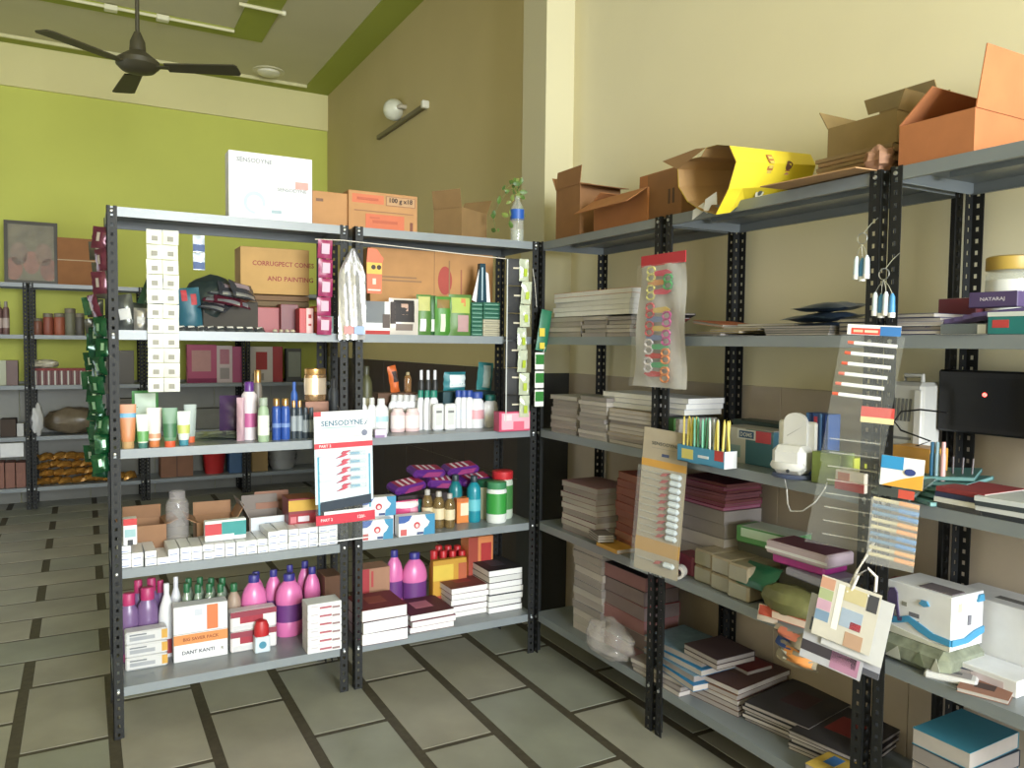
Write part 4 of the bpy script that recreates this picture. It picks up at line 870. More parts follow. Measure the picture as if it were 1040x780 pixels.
carton('orange_brown_carton', 'large open orange-brown carton at the right end of the top shelf', (.03, c_, Z[0]+.002), R90, w_*.82, .34, hz*.92, card((176,112,70)), [('L',.13,42),('R',.16,98),('B',.10,100)])
# ---- shelf 1 books etc
BG = [(150,146,136),(120,124,120),(170,166,150),(104,96,92)]
def wst(where, k, px0, px1, pt, x, n_, covs, d_, name='book', rot=0, base=0, spine='back', em=None, page=None):
    p = wal(k, px0, px1, pt, x=x, base=base); return stack(where, p[0], R90+rot, p[1], d_, [p[2]/n_]*n_, covs, name, 'book', spine=spine, emblem=em, page=page or WPAGE)
wst('grey magazine pile nearest the corner', 1, 557, 591, 322, .03, 4, BG, .22, 'magazine')
wst('second grey magazine pile from the corner', 1, 592, 616, 321, .02, 5, BG, .22, 'magazine')
wst('third grey magazine pile from the corner', 1, 617, 641, 321, .02, 5, [(110,104,100),(140,134,124)], .22, 'magazine')
zb = on(0, .05, 600, 321).z-Z[1]+.002
wst('white book pile on the grey magazines', 1, 563, 640, 295, .05, 5, [(206,206,206),(190,190,196),(216,214,210),(200,206,210),(214,120,60)], .2, 'book', base=zb, page=PAGE_I)
for i in range(4):
    q = on(0, .04, 638+i*5, 335); book('magazine', ORD[i]+' slanted red and black magazine behind the scissors bag', (.04, q.y, Z[1]+.024+.0165*i), R90-.1, .14, .22, .008, paper([(150,50,50),(50,46,48),(190,90,70),(70,60,60)][i]), None, 'magazine', 'slanted magazines', ry=-.3, rx=0)
book('orange_book', 'orange covered book leaning behind the scissors bag', (.12, on(0,.12,718,330).y, Z[1]+.045), R90, .17, .22, .012, paper((196,104,56)), cat='book', ry=.12)
for i in range(5):
    q = on(0, .04, 712+i*14, 340)
    book('flat_magazine', ORD[i]+' flat yellowish magazine from the left on the middle upper shelf', (.02+.01*i, q.y-.02, Z[1]+.002+.0085*i), R90+.06*(i-2), .24, .24, .008, paper([(60,60,54),(170,150,80),(196,176,110),(90,92,80),(150,140,100)][i]), cat='magazine', group='flat yellowish magazines')
q = on(0, .015, 745, 343); book('white_sheet_pad', 'white paper pad at the edge of the middle upper shelf', (.008, q.y, Z[1]+.0005), R90, .20, .02, .0012, whitep, cat='paper pad')
for i in range(3):
    q = on(0, .06, 808+i*8, 335)
    pouch('dark_blue_pack', ORD[i]+' dark blue wrapped pack from the left on the middle upper shelf', (.05+.01*i, q.y, Z[1]+.038+.034*i), R90+.1*i, .22-.02*i, .22, .03, M((60,74,92), .3, .2), rx=-1.5, seed=110+i, group='dark blue packs', cat='pack')
for i in range(4): 
    q = on(0, .04, 812, 338); book('grey_pad', ('lowest','second','third','topmost')[i]+' grey pad under the dark blue packs', (.02, q.y, Z[1]+.001+.008*i), R90+.03*i, .26, .26, .0075, paper((96,100,96)), cat='paper pad', group='grey pads')
for i in range(4):
    q = on(0, .06, 872, 330); book('navy_book', ORD[i]+' navy book from the top behind the pen blister', (.05, q.y-.02, Z[1]+.002+.013*(3-i)), R90, .17, .2, .012, paper((34,50,92)), cat='book', group='navy books behind the pens')
for i in range(5):
    q = on(0, .04, 932, 332); book('blue_white_book', ORD[i]+' dark blue book from the top right of the double posts', (.03+.01*(i % 2), q.y+.01*(4-i)-.02, Z[1]+.002+.012*(4-i)), R90+.05*(i % 3), .15, .2, .0115, paper([(40,52,96),(60,64,110),(190,190,190)][i % 3]), cat='book', group='dark blue books', spine='left')
p = Wl(1, 953, 992, 303, x=.18); boxit('maroon_carton', 'maroon carton behind the purple packs on the right upper shelf', 'carton', p, .14, plas((112,44,56)), [('T',0,0,1,1,(190,160,150))])
bottle('yellow_lid_jar', 'large clear jar with yellow lid on the right upper shelf', Wl(1,993,1037,259,x=.20), 'jar', film('big_jar', (200,206,196), .35), plas((196,160,60)), film('jar_paper', (226,228,222), .8), (.25,.7), 1.04, cat='jar', ey=1)
pz = on(0, .10, 1010, 312).z-Z[1]
p = Wl(1, 984, 1034, 296, x=.10, base=pz); boxit('purple_box', 'purple pencil box with white lettering before the jar', 'box', p, .05, plas((84,66,118)), (), [('NATARAJ','F',.5,.5,.5,(226,220,236),.012)])
for i in range(6):
    q = on(0, .06, 968+i*10, 325); book('purple_pencil_box', ORD[i]+' flat purple pencil box from the left in the slanted pile', (.05, q.y, Z[1]+.028+.005*i), R90+.15, .14, .10, .012, plas((92,76,130)), paper((92,76,130)), 'pencil box', 'flat purple pencil boxes', ry=-.10)
p = Wl(1, 955, 1003, 328, x=.03); boxit('clear_case', 'grey transparent case below the purple pencil boxes', 'case', p, .12, film('case_plastic', (120,130,134), .7), [('F',.8,.1,.97,.9,(226,228,226))], h=.03)
p = Wl(1, 1003, 1048, 322, x=.02); boxit('teal_box', 'teal and white box with red label at the right edge of the upper shelf', 'box', p, .16, plas((24,126,126)), [('F',.12,.3,.5,.65,(206,60,60)),('F',.0,.8,1,1,(214,224,222))], h=.058)
q = on(0, .005, 975, 340); book('edge_sheet', 'white sheet on the edge of the right upper shelf', (.006, q.y, Z[1]+.0005), R90, .14, .03, .0012, whitep, cat='paper')
# ---- scissors bag
a, b, e = wfront(652, 262), wfront(697, 257), wfront(652, 392); w_ = abs(a.y-b.y); hh = a.z-e.z
t = thing('scissors_bag', 'hanging clear bag of colourful toy scissors on the corner wall rack', 'hanging bag', (-.03, (a.y+b.y)/2, e.z), R90)
part('header', Mb().box(-w_/2, w_/2, -.004, 0, hh*.925, hh*1.01), plas((204,40,52)), t)
def bagf(y0):
    return lambda u, v: ((u-.5)*w_*(1.22-.22*v)-.012*(1-v), y0+.006*math.sin(u*13+v*9), v*hh*.93)
part('film', Mb().grid(bagf(-.026), 8, 12), film('bag_film', (236,236,236), .12, .05), t); part('backing', Mb().grid(bagf(-.002), 8, 12), paper((190,188,184)), t)
sc_cols = [((214,206,110),(226,50,90),-1),((60,170,90),(226,150,70),1),((214,206,110),(226,50,90),-1),None,((206,70,80),(226,190,80),-1),((196,60,140),(110,130,180),1),((206,70,80),(226,190,80),-1),((196,60,140),(110,130,180),1),((214,206,206),(70,180,120),-1),((240,140,70),(214,50,50),1),((214,206,206),(70,180,120),-1),((240,140,70),(214,50,50),1)]
for i, sc in enumerate(sc_cols):
    if sc is None: continue
    hc, bc, s = sc; z0 = hh*(.86-.069*i)
    o = part('scissors', Mb().prism([(-s*.035,z0-.008),(s*.03,z0-.009),(s*.055,z0),(s*.03,z0+.010),(-s*.035,z0+.008)] if s < 0 else [(s*.035,z0+.008),(-s*.03,z0+.010),(-s*.055,z0),(-s*.03,z0-.009),(s*.035,z0-.008)], -.013, -.008), plas(bc), t, (-.012*(i/12)+.0*s, 0, 0)) if False else part('scissors', Mb().prism([(s*.030,z0+.009),(-s*.045,z0+.013),(-s*.075,z0),(-s*.045,z0-.012),(s*.030,z0-.009)], -.019, -.015), plas(bc), t, (-.010*i/12, 0, 0))
    for dz in (-.014, .014):
        ring = [(s*.052+.024*math.cos(q*PI/6), -.017, z0+dz+.015*math.sin(q*PI/6)) for q in range(13)]
        part('handle', Mb().tube(ring, .0048, 5), plas(hc), o)
# ---- brown toothbrush card
a, b, e, f_ = wfront(657, 434, -.05), wfront(698, 445, -.05), wfront(646, 575, -.05), wfront(686, 597, -.05)
w_ = abs(a.y-b.y); hh = a.z-e.z
t = thing('brown_toothbrush_card', 'brown hanging card of toothbrush blisters on the corner wall rack', 'display card', (-.05, (e.y+f_.y)/2, e.z), R90+.3, ry=.07)
w_ *= .86
part('card', Mb().box(-w_/2, w_/2, -.002, 0, 0, hh, 0, .0005), paper((168,154,130)), t)
part('gold_band', Mb().box(-w_/2, w_/2, -.003, -.002, hh*.735, hh*.785), paper((206,150,60)), t); part('gold_band', Mb().box(-w_/2, w_/2, -.003, -.002, hh*.14, hh*.235), paper((190,140,60)), t)
lettering(t, 'SENSODYNE', w_*.6, (90,90,84), (0, -.0035, hh*.90), .014); part('subtitle_line', Mb().box(-w_*.3, w_*.25, -.0026, -.002, hh*.865, hh*.87), paper((150,140,124)), t); part('emblem', Mb().box(-w_*.06, w_*.1, -.0026, -.002, hh*.815, hh*.835), paper((70,80,120)), t)
for i in range(11):
    z0 = hh*(.70-.047*i) if i < 10 else hh*.09
    o = part('toothbrush', Mb().tube([(-w_*.44,-.006,z0),(w_*.0,-.006,z0-.001),(w_*.12,-.006,z0)], .003, 6), plas((170,164,150)), t)
    part('grip', Mb().prism([(-w_*.04,z0-.010),(w_*.10,z0-.004),(w_*.16,z0+.009),(w_*.02,z0+.005)], -.012, -.003), plas((176,64,64)), o); part('bristle_blister', Mb().box(w_*.18, w_*.44, -.022, -.002, z0-.011, z0+.012, 0, .008), plas((206,216,222), .15), o)
part('clear_sleeve', Mb().box(-w_/2-.004, w_/2+.004, -.0215, -.021, 0, hh*.74), film('sleeve_film', (210,216,216), .08), t)
# ---- shelf 2 of the wall racks
GY = [(170,166,160),(150,146,140),(186,182,176),(140,134,128)]
wst('grey book stack nearest the corner post', 2, 560, 586, 402, .035, 9, GY, .24, 'textbook')
wst('second grey book stack from the corner', 2, 588, 616, 403, .02, 10, GY, .24, 'textbook')
wst('third grey book stack from the corner', 2, 618, 662, 417, .02, 9, [(130,126,118),(160,156,148),(190,170,140)], .24, 'textbook')
zb = on(0, .06, 650, 417).z-Z[2]+.003
wst('white book pile beside the pencil box', 2, 612, 696, 401, .06, 3, [(200,204,210),(186,190,206),(210,210,214)], .2, 'white_book', base=zb, page=PAGE_I)
wst('pale book pile behind the toothbrush card', 2, 664, 690, 424, .05, 6, [(170,170,170),(196,196,196)], .2, 'textbook')
p = Wl(2, 678, 690, 425, x=.045); boxit('green_carton', 'small green carton behind the front post', 'carton', (p[0]+Vector((0,.02,0)), .05, p[2]*1.0, R90), .05, plas((70,120,60)), h=.06, dz=p[2]-.06)
# pencil box
p = Wl(2, 686, 738, 455, pb=472); t = thing('pencil_box', 'open blue box full of yellow and green pencils', 'pencil box', p[0], R90); w_, h_ = p[1], p[2]; w_ = w_*.92
part('tray', Mb().box(-w_/2, w_/2, 0, .003, 0, h_).box(-w_/2, w_/2, .057, .06, 0, h_).box(-w_/2, -w_/2+.003, .003, .057, 0, h_).box(w_/2-.003, w_/2, .003, .057, 0, h_).box(-w_/2, w_/2, 0, .06, 0, .003), plas((60,150,200)), t)
part('printed_panel', panel_mb('F', w_, .06, h_, .1, .2, .35, .8), paper((226,214,110)), t); part('printed_line', panel_mb('F', w_, .06, h_, .46, .40, .68, .56, k=2), paper((226,232,240)), t); part('printed_panel', panel_mb('F', w_, .06, h_, .80, .4, .98, 1), paper((206,60,60)), t)
part('side_panel', panel_mb('R', w_, .06, h_, 0, 0, 1, 1), paper((226,230,236)), t)
ptop = on(0, p[0].x+.03, 712, 424).z-p[0].z
for i in range(22):
    f = (i+.5)/22; x = (f-.5)*w_*.9; c = (230,206,60) if f < .25 or f > .72 else (96,190,150) if f < .6 else (206,214,206)
    o = mkobj('pencil', Mb().lathe([(.0046,.004),(.0046,ptop-.012),(.0008,ptop)], 6).mesh('pencil', plas(c)), None, p[0]+Matrix.Rotation(R90,3,'Z') @ Vector((x, .015+.03*(i % 2), 0)), (random.uniform(-.05,.05), random.uniform(-.07,.07), R90))
    tag(o, '%s pencil from the left standing in the blue pencil box' % ORD[i], 'pencil', 'pencils in the blue box')
p = Wl(2, 736, 786, 436, x=.12); boxit('white_teal_box', 'white and teal box with blue label behind the white device', 'box', p, .10, plas((70,120,140)), [('F',.0,.0,.45,1,(206,204,198)),('F',.08,.15,.35,.5,(150,180,186)),('F',.28,.70,.66,.98,(226,230,236)),('F',.32,.74,.62,.94,(50,90,150)),('F',.66,.66,.95,.98,(206,70,90)),('T',.0,.0,1,1,(160,158,150))], [('DOMS','F',.47,.84,.24,(226,232,240))])
p = Wl(2, 744, 790, 428, x=.24); boxit('dark_green_bag_box', 'dark green folder box behind the white and teal box', 'box', p, .1, plas((50,72,66)))
# white electronic device
p = Wl(2, 785, 819, 419, pb=486); t = thing('white_device', 'white tabletop device with an upright rounded back panel', 'device', p[0], R90+.25); w_, h_ = p[1], p[2]; w_ *= .97
wd = plas((226,226,224), .35)
part('base', Mb().box(-w_*.44, w_*.44, -.02, .07, .012, h_*.50, 0, .02), wd, t); part('foot', Mb().lathe([(w_*.5,0),(w_*.52,.004),(w_*.5,.014)], 24, 0, .03, 1, .75), plas((70,84,120)), t)
part('back_panel', Mb().box(-w_*.5, w_*.5, .05, .066, h_*.3, h_*.86, 0, .006), wd, t)
part('arch', Mb().prism([(-.3*w_, h_*.4),(.3*w_, h_*.4)]+[(w_*.3*math.cos(i*PI/10), h_*.84+h_*.15*math.sin(i*PI/10)) for i in range(11)], .036, .05), wd, t)
part('slot_line', Mb().prism([(-w_*.2,h_*.62),(w_*.18,h_*.78),(w_*.2,h_*.79),(-w_*.2,h_*.635)], .0352, .036), plas((170,172,172)), t)
part('tray', Mb().lathe([(w_*.40,.03),(w_*.46,.04),(w_*.42,.055)], 24, 0, -.006, 1, .5), wd, t)
part('button', Mb().lathe([(.006,0),(.006,.003)], 12).xf(Matrix.Translation((w_*.12,-.0365,.03)) @ Matrix.Rotation(PI/2,4,'X')), plas((60,64,70)), t)
t = thing('white_cable', 'thin white cable looping below the shelf of the white device', 'cable')
part('cable_run', Mb().tube([wfront(797,486,.0), wfront(799,497,-.01), wfront(800,512,-.012), wfront(803,519,-.012), wfront(815,519,-.012), wfront(828,510,-.012), wfront(838,496,-.01), wfront(840,490,.01)], .0022, 6), plas((206,206,204)), t)
p = Wl(2, 819, 842, 420, x=.15); boxit('blue_pen_pack', 'standing pack of blue pens beside the white device', 'pen pack', p, .06, plas((34,80,150)), [('F',.0,.05,.12,1,(60,120,190)),('F',.22,.05,.3,1,(24,50,110)),('F',.36,.4,.5,.95,(206,60,80)),('F',.62,.05,.70,1,(90,140,200)),('F',.8,.05,.88,1,(24,50,110))])
p = Wl(2, 825, 852, 460, pb=492); boxit('olive_box', 'olive green box with torn top near the pen blister', 'box', p, .08, plas((120,140,60)), rot=.1)
p = Wl(2, 847, 868, 464, x=.10); boxit('lime_box', 'lime yellow box behind the red and white carton', 'box', p, .07, plas((196,200,50)))
p = Wl(2, 848, 878, 479, pb=499); boxit('red_white_eraser_box', 'red and white carton at the edge before the olive box', 'carton', p, .07, plas((206,196,180)), [('F',.0,.0,1,.5,(176,40,44)),('F',.1,.5,.5,.9,(190,120,100))])
# pen blisters
def pencard(label, px0, px1, pt, pb_, x, ncard, kind, rotz):
    a, b = on(0, x, (px0+px1)/2, pt), on(0, x, (px0+px1)/2, pb_); w_ = abs(on(0, x, px0, pt).y-on(0, x, px1, pt).y); hh = a.z-b.z
    return thing('pen_blister', label, 'pen blister', (x, (a.y+b.y)/2, b.z), R90+rotz, ry=.05), w_, hh
t, w_, hh = pencard('clear hanging blister of white pens with red header', 850, 893, 330, 560, -.09, 6, 0, .5)
w_ *= 1.0
part('header', Mb().box(-w_/2, w_/2, -.002, 0, hh*.955, hh), paper((226,222,220)), t); part('red_print', Mb().box(-w_*.42, w_*.12, -.003, -.002, hh*.957, hh*.985), paper((214,60,44)), t); part('blue_print', Mb().box(w_*.12, w_*.5, -.003, -.002, hh*.955, hh*.995), paper((40,110,180)), t)
part('header_line', Mb().box(-w_*.38, -w_*.20, -.0036, -.003, hh*.966, hh*.977), paper((236,180,140)), t); part('header_line', Mb().box(-w_*.17, w_*.08, -.0036, -.003, hh*.966, hh*.977), paper((236,190,160)), t)
part('blister_film', Mb().grid(lambda u, v: ((u-.5)*w_*1.18-.03*(1-v), -.012+.003*math.sin(v*60), hh*.38+v*hh*.575), 4, 40), film('blister_film', (216,220,216), .10), t)
part('blister_film', Mb().grid(lambda u, v: ((u-.5)*w_*1.25-.05+.03*(v), -.004+.002*math.sin(v*70), v*hh*.38), 4, 40), film('blister_film', (216,220,216), .10), t)
for i in range(6):
    z0 = hh*(.918-.046*i); o = part('pen', Mb().tube([(-w_*.34-.006*i,-.008,z0),(w_*.46-.006*i,-.008,z0-.004)], .0058, 8), plas((232,232,230)), t)
    part('pen_tip', Mb().tube([(-w_*.46-.006*i,-.008,z0+.001),(-w_*.34-.006*i,-.008,z0)], .005, 8), plas((226,90,60)), o)
part('lower_header', Mb().box(-w_*.1, w_*.52, -.006, -.004, hh*.60, hh*.645), paper((206,60,50)), t); part('lower_band', Mb().box(-w_*.1, w_*.52, -.006, -.004, hh*.575, hh*.60), paper((226,206,140)), t)
for i in range(8): part('empty_slot', Mb().box(-w_*.5-.02, w_*.45-.02, -.008, -.0065, hh*(.05+.062*i), hh*(.05+.062*i)+.004), film('slot_film', (206,206,196), .25), t)
t, w_, hh = pencard('hanging card of orange and blue pens at the double posts', 884, 927, 463, 572, -.10, 8, 1, .4)
part('header', Mb().box(-w_*.34, w_/2, -.002, 0, hh*.72, hh), paper((236,232,222)), t); part('blue_print', Mb().box(-w_*.34, w_*.1, -.003, -.002, hh*.88, hh), paper((30,140,200)), t); part('orange_print', Mb().prism([(-w_*.3,hh*.72),(w_*.5,hh*.72),(w_*.5,hh*.86),(w_*.1,hh*.80)], -.003, -.002), paper((236,160,40)), t)
part('logo', Mb().lathe([(.012,0),(.012,.001)], 14).xf(Matrix.Translation((w_*.24,-.004,hh*.87)) @ Matrix.Rotation(PI/2,4,'X') @ Matrix.Diagonal((1.2,.8,1,1))), paper((40,60,130)), t)
part('dark_strip', Mb().box(-w_*.36, w_*.05, -.004, -.002, hh*.62, hh*.70), paper((60,64,60)), t); part('red_strip', Mb().box(w_*.05, w_*.36, -.004, -.002, hh*.62, hh*.70), paper((206,70,50)), t)
for i in range(9):
    z0 = hh*(.57-.066*i); c = [(236,150,60),(40,130,200),(40,130,200),(236,160,70)][(i+0) % 4]
    o = part('pen', Mb().tube([(-w_*.42,-.008,z0+.004),(w_*.28,-.008,z0)], .0055, 8), plas((200,186,140) if c[0] > 200 else (60,120,160)), t); part('pen_cap', Mb().tube([(w_*.1,-.008,z0+.001),(w_*.48,-.008,z0-.002)], .0066, 8), plas(c), o)
part('blister_film', Mb().box(-w_*.45, w_*.5, -.0165, -.016, -.01, hh*.6), film('bag_film2', (220,220,216), .15), t)
# key chains
for i, (px, py, n_, lab) in enumerate(((876, 238, 3, 'upper bunch of blue tube-shaped key charms on the double posts'), (898, 274, 4, 'lower bunch of blue tube-shaped key charms on the double posts'))):
    q = on(0, -.05, px, py); t = thing('key_charms', lab, 'key charms', q, R90, 'key charm bunches')
    part('ring', Mb().tube([(.016*math.cos(a*PI/8), 0, -.012+.016*math.sin(a*PI/8)) for a in range(17)], .0016, 5), BOLT, t)
    part('hook', Mb().tube([(.004,0,.003),(.012,.02,.03),(.012,.05,.05)], .0012, 5), BOLT, t)
    for j in range(n_):
        x = (j-(n_-1)/2)*.017; L_c = .062; z0 = -.062-.006*(j % 2)
        c = part('charm', Mb().lathe([(.0085,z0-L_c),(.009,z0-L_c+.012),(.0075,z0-.01),(.003,z0)], 12, x, .004*(j % 2)), plas((60,140,200) if j % 2 else (206,222,232)), t); part('charm_base', Mb().lathe([(.0092,z0-L_c-.006),(.0095,z0-L_c+.008)], 12, x, .004*(j % 2)), plas((236,236,232)), c)
        part('chain', Mb().tube([(0,0,-.028),(x*.6,0,-.045),(x,.004*(j % 2),z0)], .001, 4), BOLT, t)
# ---- right bay of shelf 2
p = Wl(2, 903, 938, 388, x=.26); t = thing('white_heater', 'white louvred appliance standing at the back of the right bay', 'appliance', p[0], R90); w_, h_ = p[1], p[2]
part('housing', Mb().box(-w_/2, w_/2, 0, .10, 0, h_, 0, .012), plas((206,206,200)), t); part('side_rib', Mb().box(w_*.28, w_*.5, -.008, 0, .01, h_*.93, 0, .003), plas((226,226,222)), t)
part('handle', Mb().tube([(-w_*.3,.05,h_-.01),(-w_*.3,.05,h_+.02),(w_*.2,.05,h_+.02),(w_*.2,.05,h_-.01)], .008, 8), plas((216,216,210)), t)
for i in range(6): part('louvre', Mb().prism([(-w_*.46+w_*.11*i,h_*.62),(-w_*.40+w_*.11*i,h_*.62),(-w_*.36+w_*.11*i,h_*.84),(-w_*.42+w_*.11*i,h_*.84)], -.002, 0), plas((110,112,110)), t)
for i in range(4): part('louvre', Mb().box(-w_*.45, w_*.2, -.002, 0, h_*(.2+.08*i), h_*(.225+.08*i)), plas((120,122,120)), t)
t = thing('black_cable', 'black cable looping in front of the white appliance', 'cable')
part('cable_run', Mb().tube([on(0,.22,905,452), on(0,.2,925,455), on(0,.2,945,448), on(0,.2,915,437), on(0,.2,908,428), on(0,.2,915,418), on(0,.22,935,416), on(0,.25,962,419)], .003, 6), blackp, t)
p = Wl(2, 905, 945, 454, x=.16); boxit('orange_yellow_box', 'orange-yellow carton before the white appliance', 'carton', p, .09, plas((214,150,50)), [('F',.3,.3,.6,.6,(120,80,30))])
for i, (c, px) in enumerate((((50,120,170),946),((150,190,210),951),((226,170,170),957))):
    pp = Wl(2, px-2.5, px+2.5, 449, x=.12); bottle('marker', ('dark blue','pale blue','pink')[i]+' marker standing right of the orange-yellow carton', pp, 'can', plas(c), plas(c), None, capr=.8, cat='marker')
for i in range(3):
    q = on(0, .2, 968+i*9, 470); o = mkobj('thin_stick', Mb().tube([(0,0,0),(0,0,.12)], .003, 6).mesh('thin_stick', plas((90,80,84))), None, (.2, q.y, Z[2]), (0,.05*i,0)); tag(o, ORD[i]+' thin dark stick from the left before the black monitor', 'stick', 'thin sticks')
# monitor
ya, yb_ = on(0, .33, 952, 400).y, -2.62; zt, zb_ = on(0, .33, 1010, 377).z, on(0, .33, 1010, 443).z
t = thing('black_monitor', 'black screen with a red indicator light at the right edge', 'monitor', (.33, (ya+yb_)/2, zb_), R90); w_, hh = abs(ya-yb_), zt-zb_
part('housing', Mb().box(-w_/2, w_/2, 0, .05, 0, hh, 0, .006), plas((18,18,20), .35), t); part('screen', Mb().box(-w_/2+.02, w_/2-.02, -.001, 0, .02, hh-.02), plas((8,8,10), .15), t)
part('stand', Mb().box(-.03, .03, .01, .04, Z[2]-zb_+.012, 0).box(-.12, .12, -.03, .09, Z[2]-zb_+.001, Z[2]-zb_+.012), plas((18,18,20)), t)
q = on(0, .328, 1000, 401); part('indicator_light', Mb().lathe([(.006,0),(.006,.003)], 12).xf(Matrix.Rotation(PI/2,4,'X')), glow('red_led', (255,40,30), 6), t, (-(q.y-(ya+yb_)/2), -.001, q.z-zb_))
for i in range(5):
    q = on(2, Z[2]+.02, 972+i*5, 492)
    book('teal_folder', ('lowest','second','third','fourth','topmost')[i]+' teal plastic folder in the heap on the right bay', (.05+.012*i, q.y, Z[2]+.002+.013*i), R90+.22*(i-2), .26, .22, .011, plas((70,124,122)), plas((110,160,158)), 'folder', 'teal folder heap', ry=-.02*i)
q = on(2, Z[2], 935, 500); book('grey_teal_envelope', 'grey-teal plastic envelope leaning on the folder heap', (.012, q.y, Z[2]+.002), R90-.1, .17, .12, .008, plas((110,130,128)), plas((120,140,138)), 'folder', rx=.45)
for i, c in enumerate(((60,60,60),(226,226,222),(44,52,90),(150,50,54))):
    q = on(0, .015, 972, 515); book('paperback', ('lowest','second','third','topmost')[i]+' paperback in the small pile at the right bay edge', (.012+.004*i, q.y, Z[2]+.001+.014*i), R90-.02, .135, .19, .0135, paper(c), cat='book', group='small paperback pile', spine='front')
for i, c in enumerate(((36,42,52),(200,204,206),(50,60,66),(190,196,196))):
    q = on(0, .015, 1022, 520); book('thick_book', ('lowest','second','third','topmost')[i]+' dark and white book in the pile at the right edge', (.012, q.y-.02, Z[2]+.001+.013*i), R90+.04*i, .19, .19, .0125, paper(c), cat='book', group='right edge book pile', spine='front')
# ---- shelf 3 of the wall racks
wst('pink-grey notebook stack near the corner', 3, 571, 606, 492, .05, 9, [(150,110,116),(170,150,150),(140,90,100),(180,170,168)], .22, 'notebook')
wst('orange and red book pile behind the toothbrush card', 3, 622, 668, 484, .10, 10, [(150,70,50),(170,80,56),(130,50,48),(180,110,80)], .22, 'textbook', rot=-.12, page=[paper((150,90,70)),paper((160,110,90)),paper((140,80,66))])
q = on(2, Z[3], 628, 548)
for i in range(3): book('curled_book', ('lowest','middle','topmost')[i]+' curled grey book in front of the orange book pile', (.02, q.y+.0, Z[3]+.022+.011*i), R90-.35, .19, .075, .010, paper((120,110,110)), cat='book', group='curled grey books', ry=-.05)
q = on(2, Z[3], 634, 556); book('yellow_book', 'thick yellow book at the edge of the lower shelf', (.006, q.y, Z[3]+.001), R90-.05, .17, .10, .018, paper((206,150,50)), cat='book', spine='front')
zr = wst('white ream stack under the pink books', 3, 690, 736, 514, .15, 5, [(150,140,136),(140,132,128),(156,148,144)], .20, 'paper_ream')
wst('pink book pile right of the toothbrush card', 3, 690, 737, 487, .16, 8, [(150,60,90),(190,80,130),(120,50,70),(170,90,90),(110,60,76)], .2, 'pink_book', base=zr-Z[3]+.001, page=[paper((140,80,90)),paper((170,100,130)),paper((130,70,70))])
wrap = film('wrap_plastic', (150,146,128), .9, .18)
def wp(name, label, px0, px1, pt, x, d_, mat, pans=(), base=0, h=None, rot=0, ch=.006, cat='pack', **k):
    return boxit(name, label, cat, wal(3, px0, px1, pt, x=x, base=base), d_, mat, pans, (), None, ch, 0, rot, h, **k)
wp('black_tray', 'black tray at the back of the middle lower shelf', 715, 772, 538, .25, .12, plas((40,42,44)), h=.05)
for i in range(3):
    for l in range(2):
        p = wal(3, 704+i*17, 724+i*19, 560, x=.05-.012*i); boxit('clay_pack', '%s plastic-wrapped beige block from the left, %s layer' % (ORD[i], ('lower','upper')[l]), 'clay pack', p, .20, M((146,134,112), .25, 0, .2, 20, .2), [('F',.1,.1,.9,.9,wrap)], h=.064, dz=l*.065, group='wrapped beige blocks', ch=.008, rot=.02*(i-l), w=.105)
wp('magenta_box', 'magenta box left of the beige blocks', 686, 704, 552, .07, .1, plas((150,60,86)), h=.08)
p = wal(3, 683, 701, 575, pb=586); t = thing('white_tape_roll', 'white tape roll at the front left of the middle lower shelf', 'tape roll', (p[0].x, p[0].y, Z[3]+.026), R90+.5, rx=0)
part('roll', Mb().lathe([(.016,0),(.026,0),(.026,.04),(.016,.04),(.016,0)], 20, close=False).xf(Matrix.Rotation(PI/2,4,'X')), plas((206,202,196)), t)
wp('green_case', 'green and white case on the middle lower shelf', 750, 803, 536, .17, .12, plas((90,160,90)), [('T',.1,.0,1,1,(206,222,210)),('F',.1,.4,.95,.9,(190,220,196))], base=.170, h=.065, rot=.12)
wp('case_support', 'dark pack under the green case', 748, 800, 560, .19, .14, plas((92,92,80)), h=.168)
wp('grey_bundle_pack', 'grey wrapped pack under the lilac flat box', 790, 842, 600, .13, .16, plas((120,118,104)), h=.126)
wp('lilac_flat_box', 'lilac grey flat box under the glossy pencil case', 795, 842, 577, .08, .16, plas((160,160,180)), base=.128, h=.028, rot=-.1)
wp('magenta_case', 'magenta pencil case below the glossy one', 785, 836, 567, .10, .13, plas((196,50,150)), base=.158, h=.034, rot=.05)
wp('glossy_pencil_case', 'glossy clear-topped pencil case on the magenta one', 778, 840, 553, .07, .14, plas((190,170,180), .12), [('T',.05,.05,.95,.95,(110,60,80)),('F',.0,.3,1,.5,(226,226,230))], base=.194, h=.046, rot=.02)
q = on(2, Z[3]+.08, 790, 590); pouch('dark_green_bag', 'dark green plastic bag on the beige blocks front', (.015, q.y+.02, Z[3]+.075), R90, .16, .10, .03, plas((24,86,56), .25), rx=-.75, seed=130, cat='bag')
q = on(2, Z[3], 800, 600); blob('olive_wrapped_pack', 'olive wrapped bundle at the front of the middle lower shelf', (.055, on(0,.055,806,585).y, Z[3]), (.065,.13,.055), M((110,110,70), .25, 0, .25, 15, .3), 'bundle', 12, .06)
q = on(0, .02, 818, 605); book('red_white_chalk_box', 'long red and white flat box at the shelf edge', (.006, on(0,.02,812,615).y, Z[3]+.001), R90+.15, .19, .07, .026, plas((206,96,70)), paper((226,200,180)), 'box')
q = on(0, -.02, 776, 612); pouch('red_white_label_pack', 'small white pack with red print hanging over the shelf edge', (-.01, q.y, Z[3]-.02), R90+.3, .075, .055, .02, plas((224,206,190)), [(.05,.35,.95,.95,(206,80,60))], seed=131, cat='pack', rx=-.3)
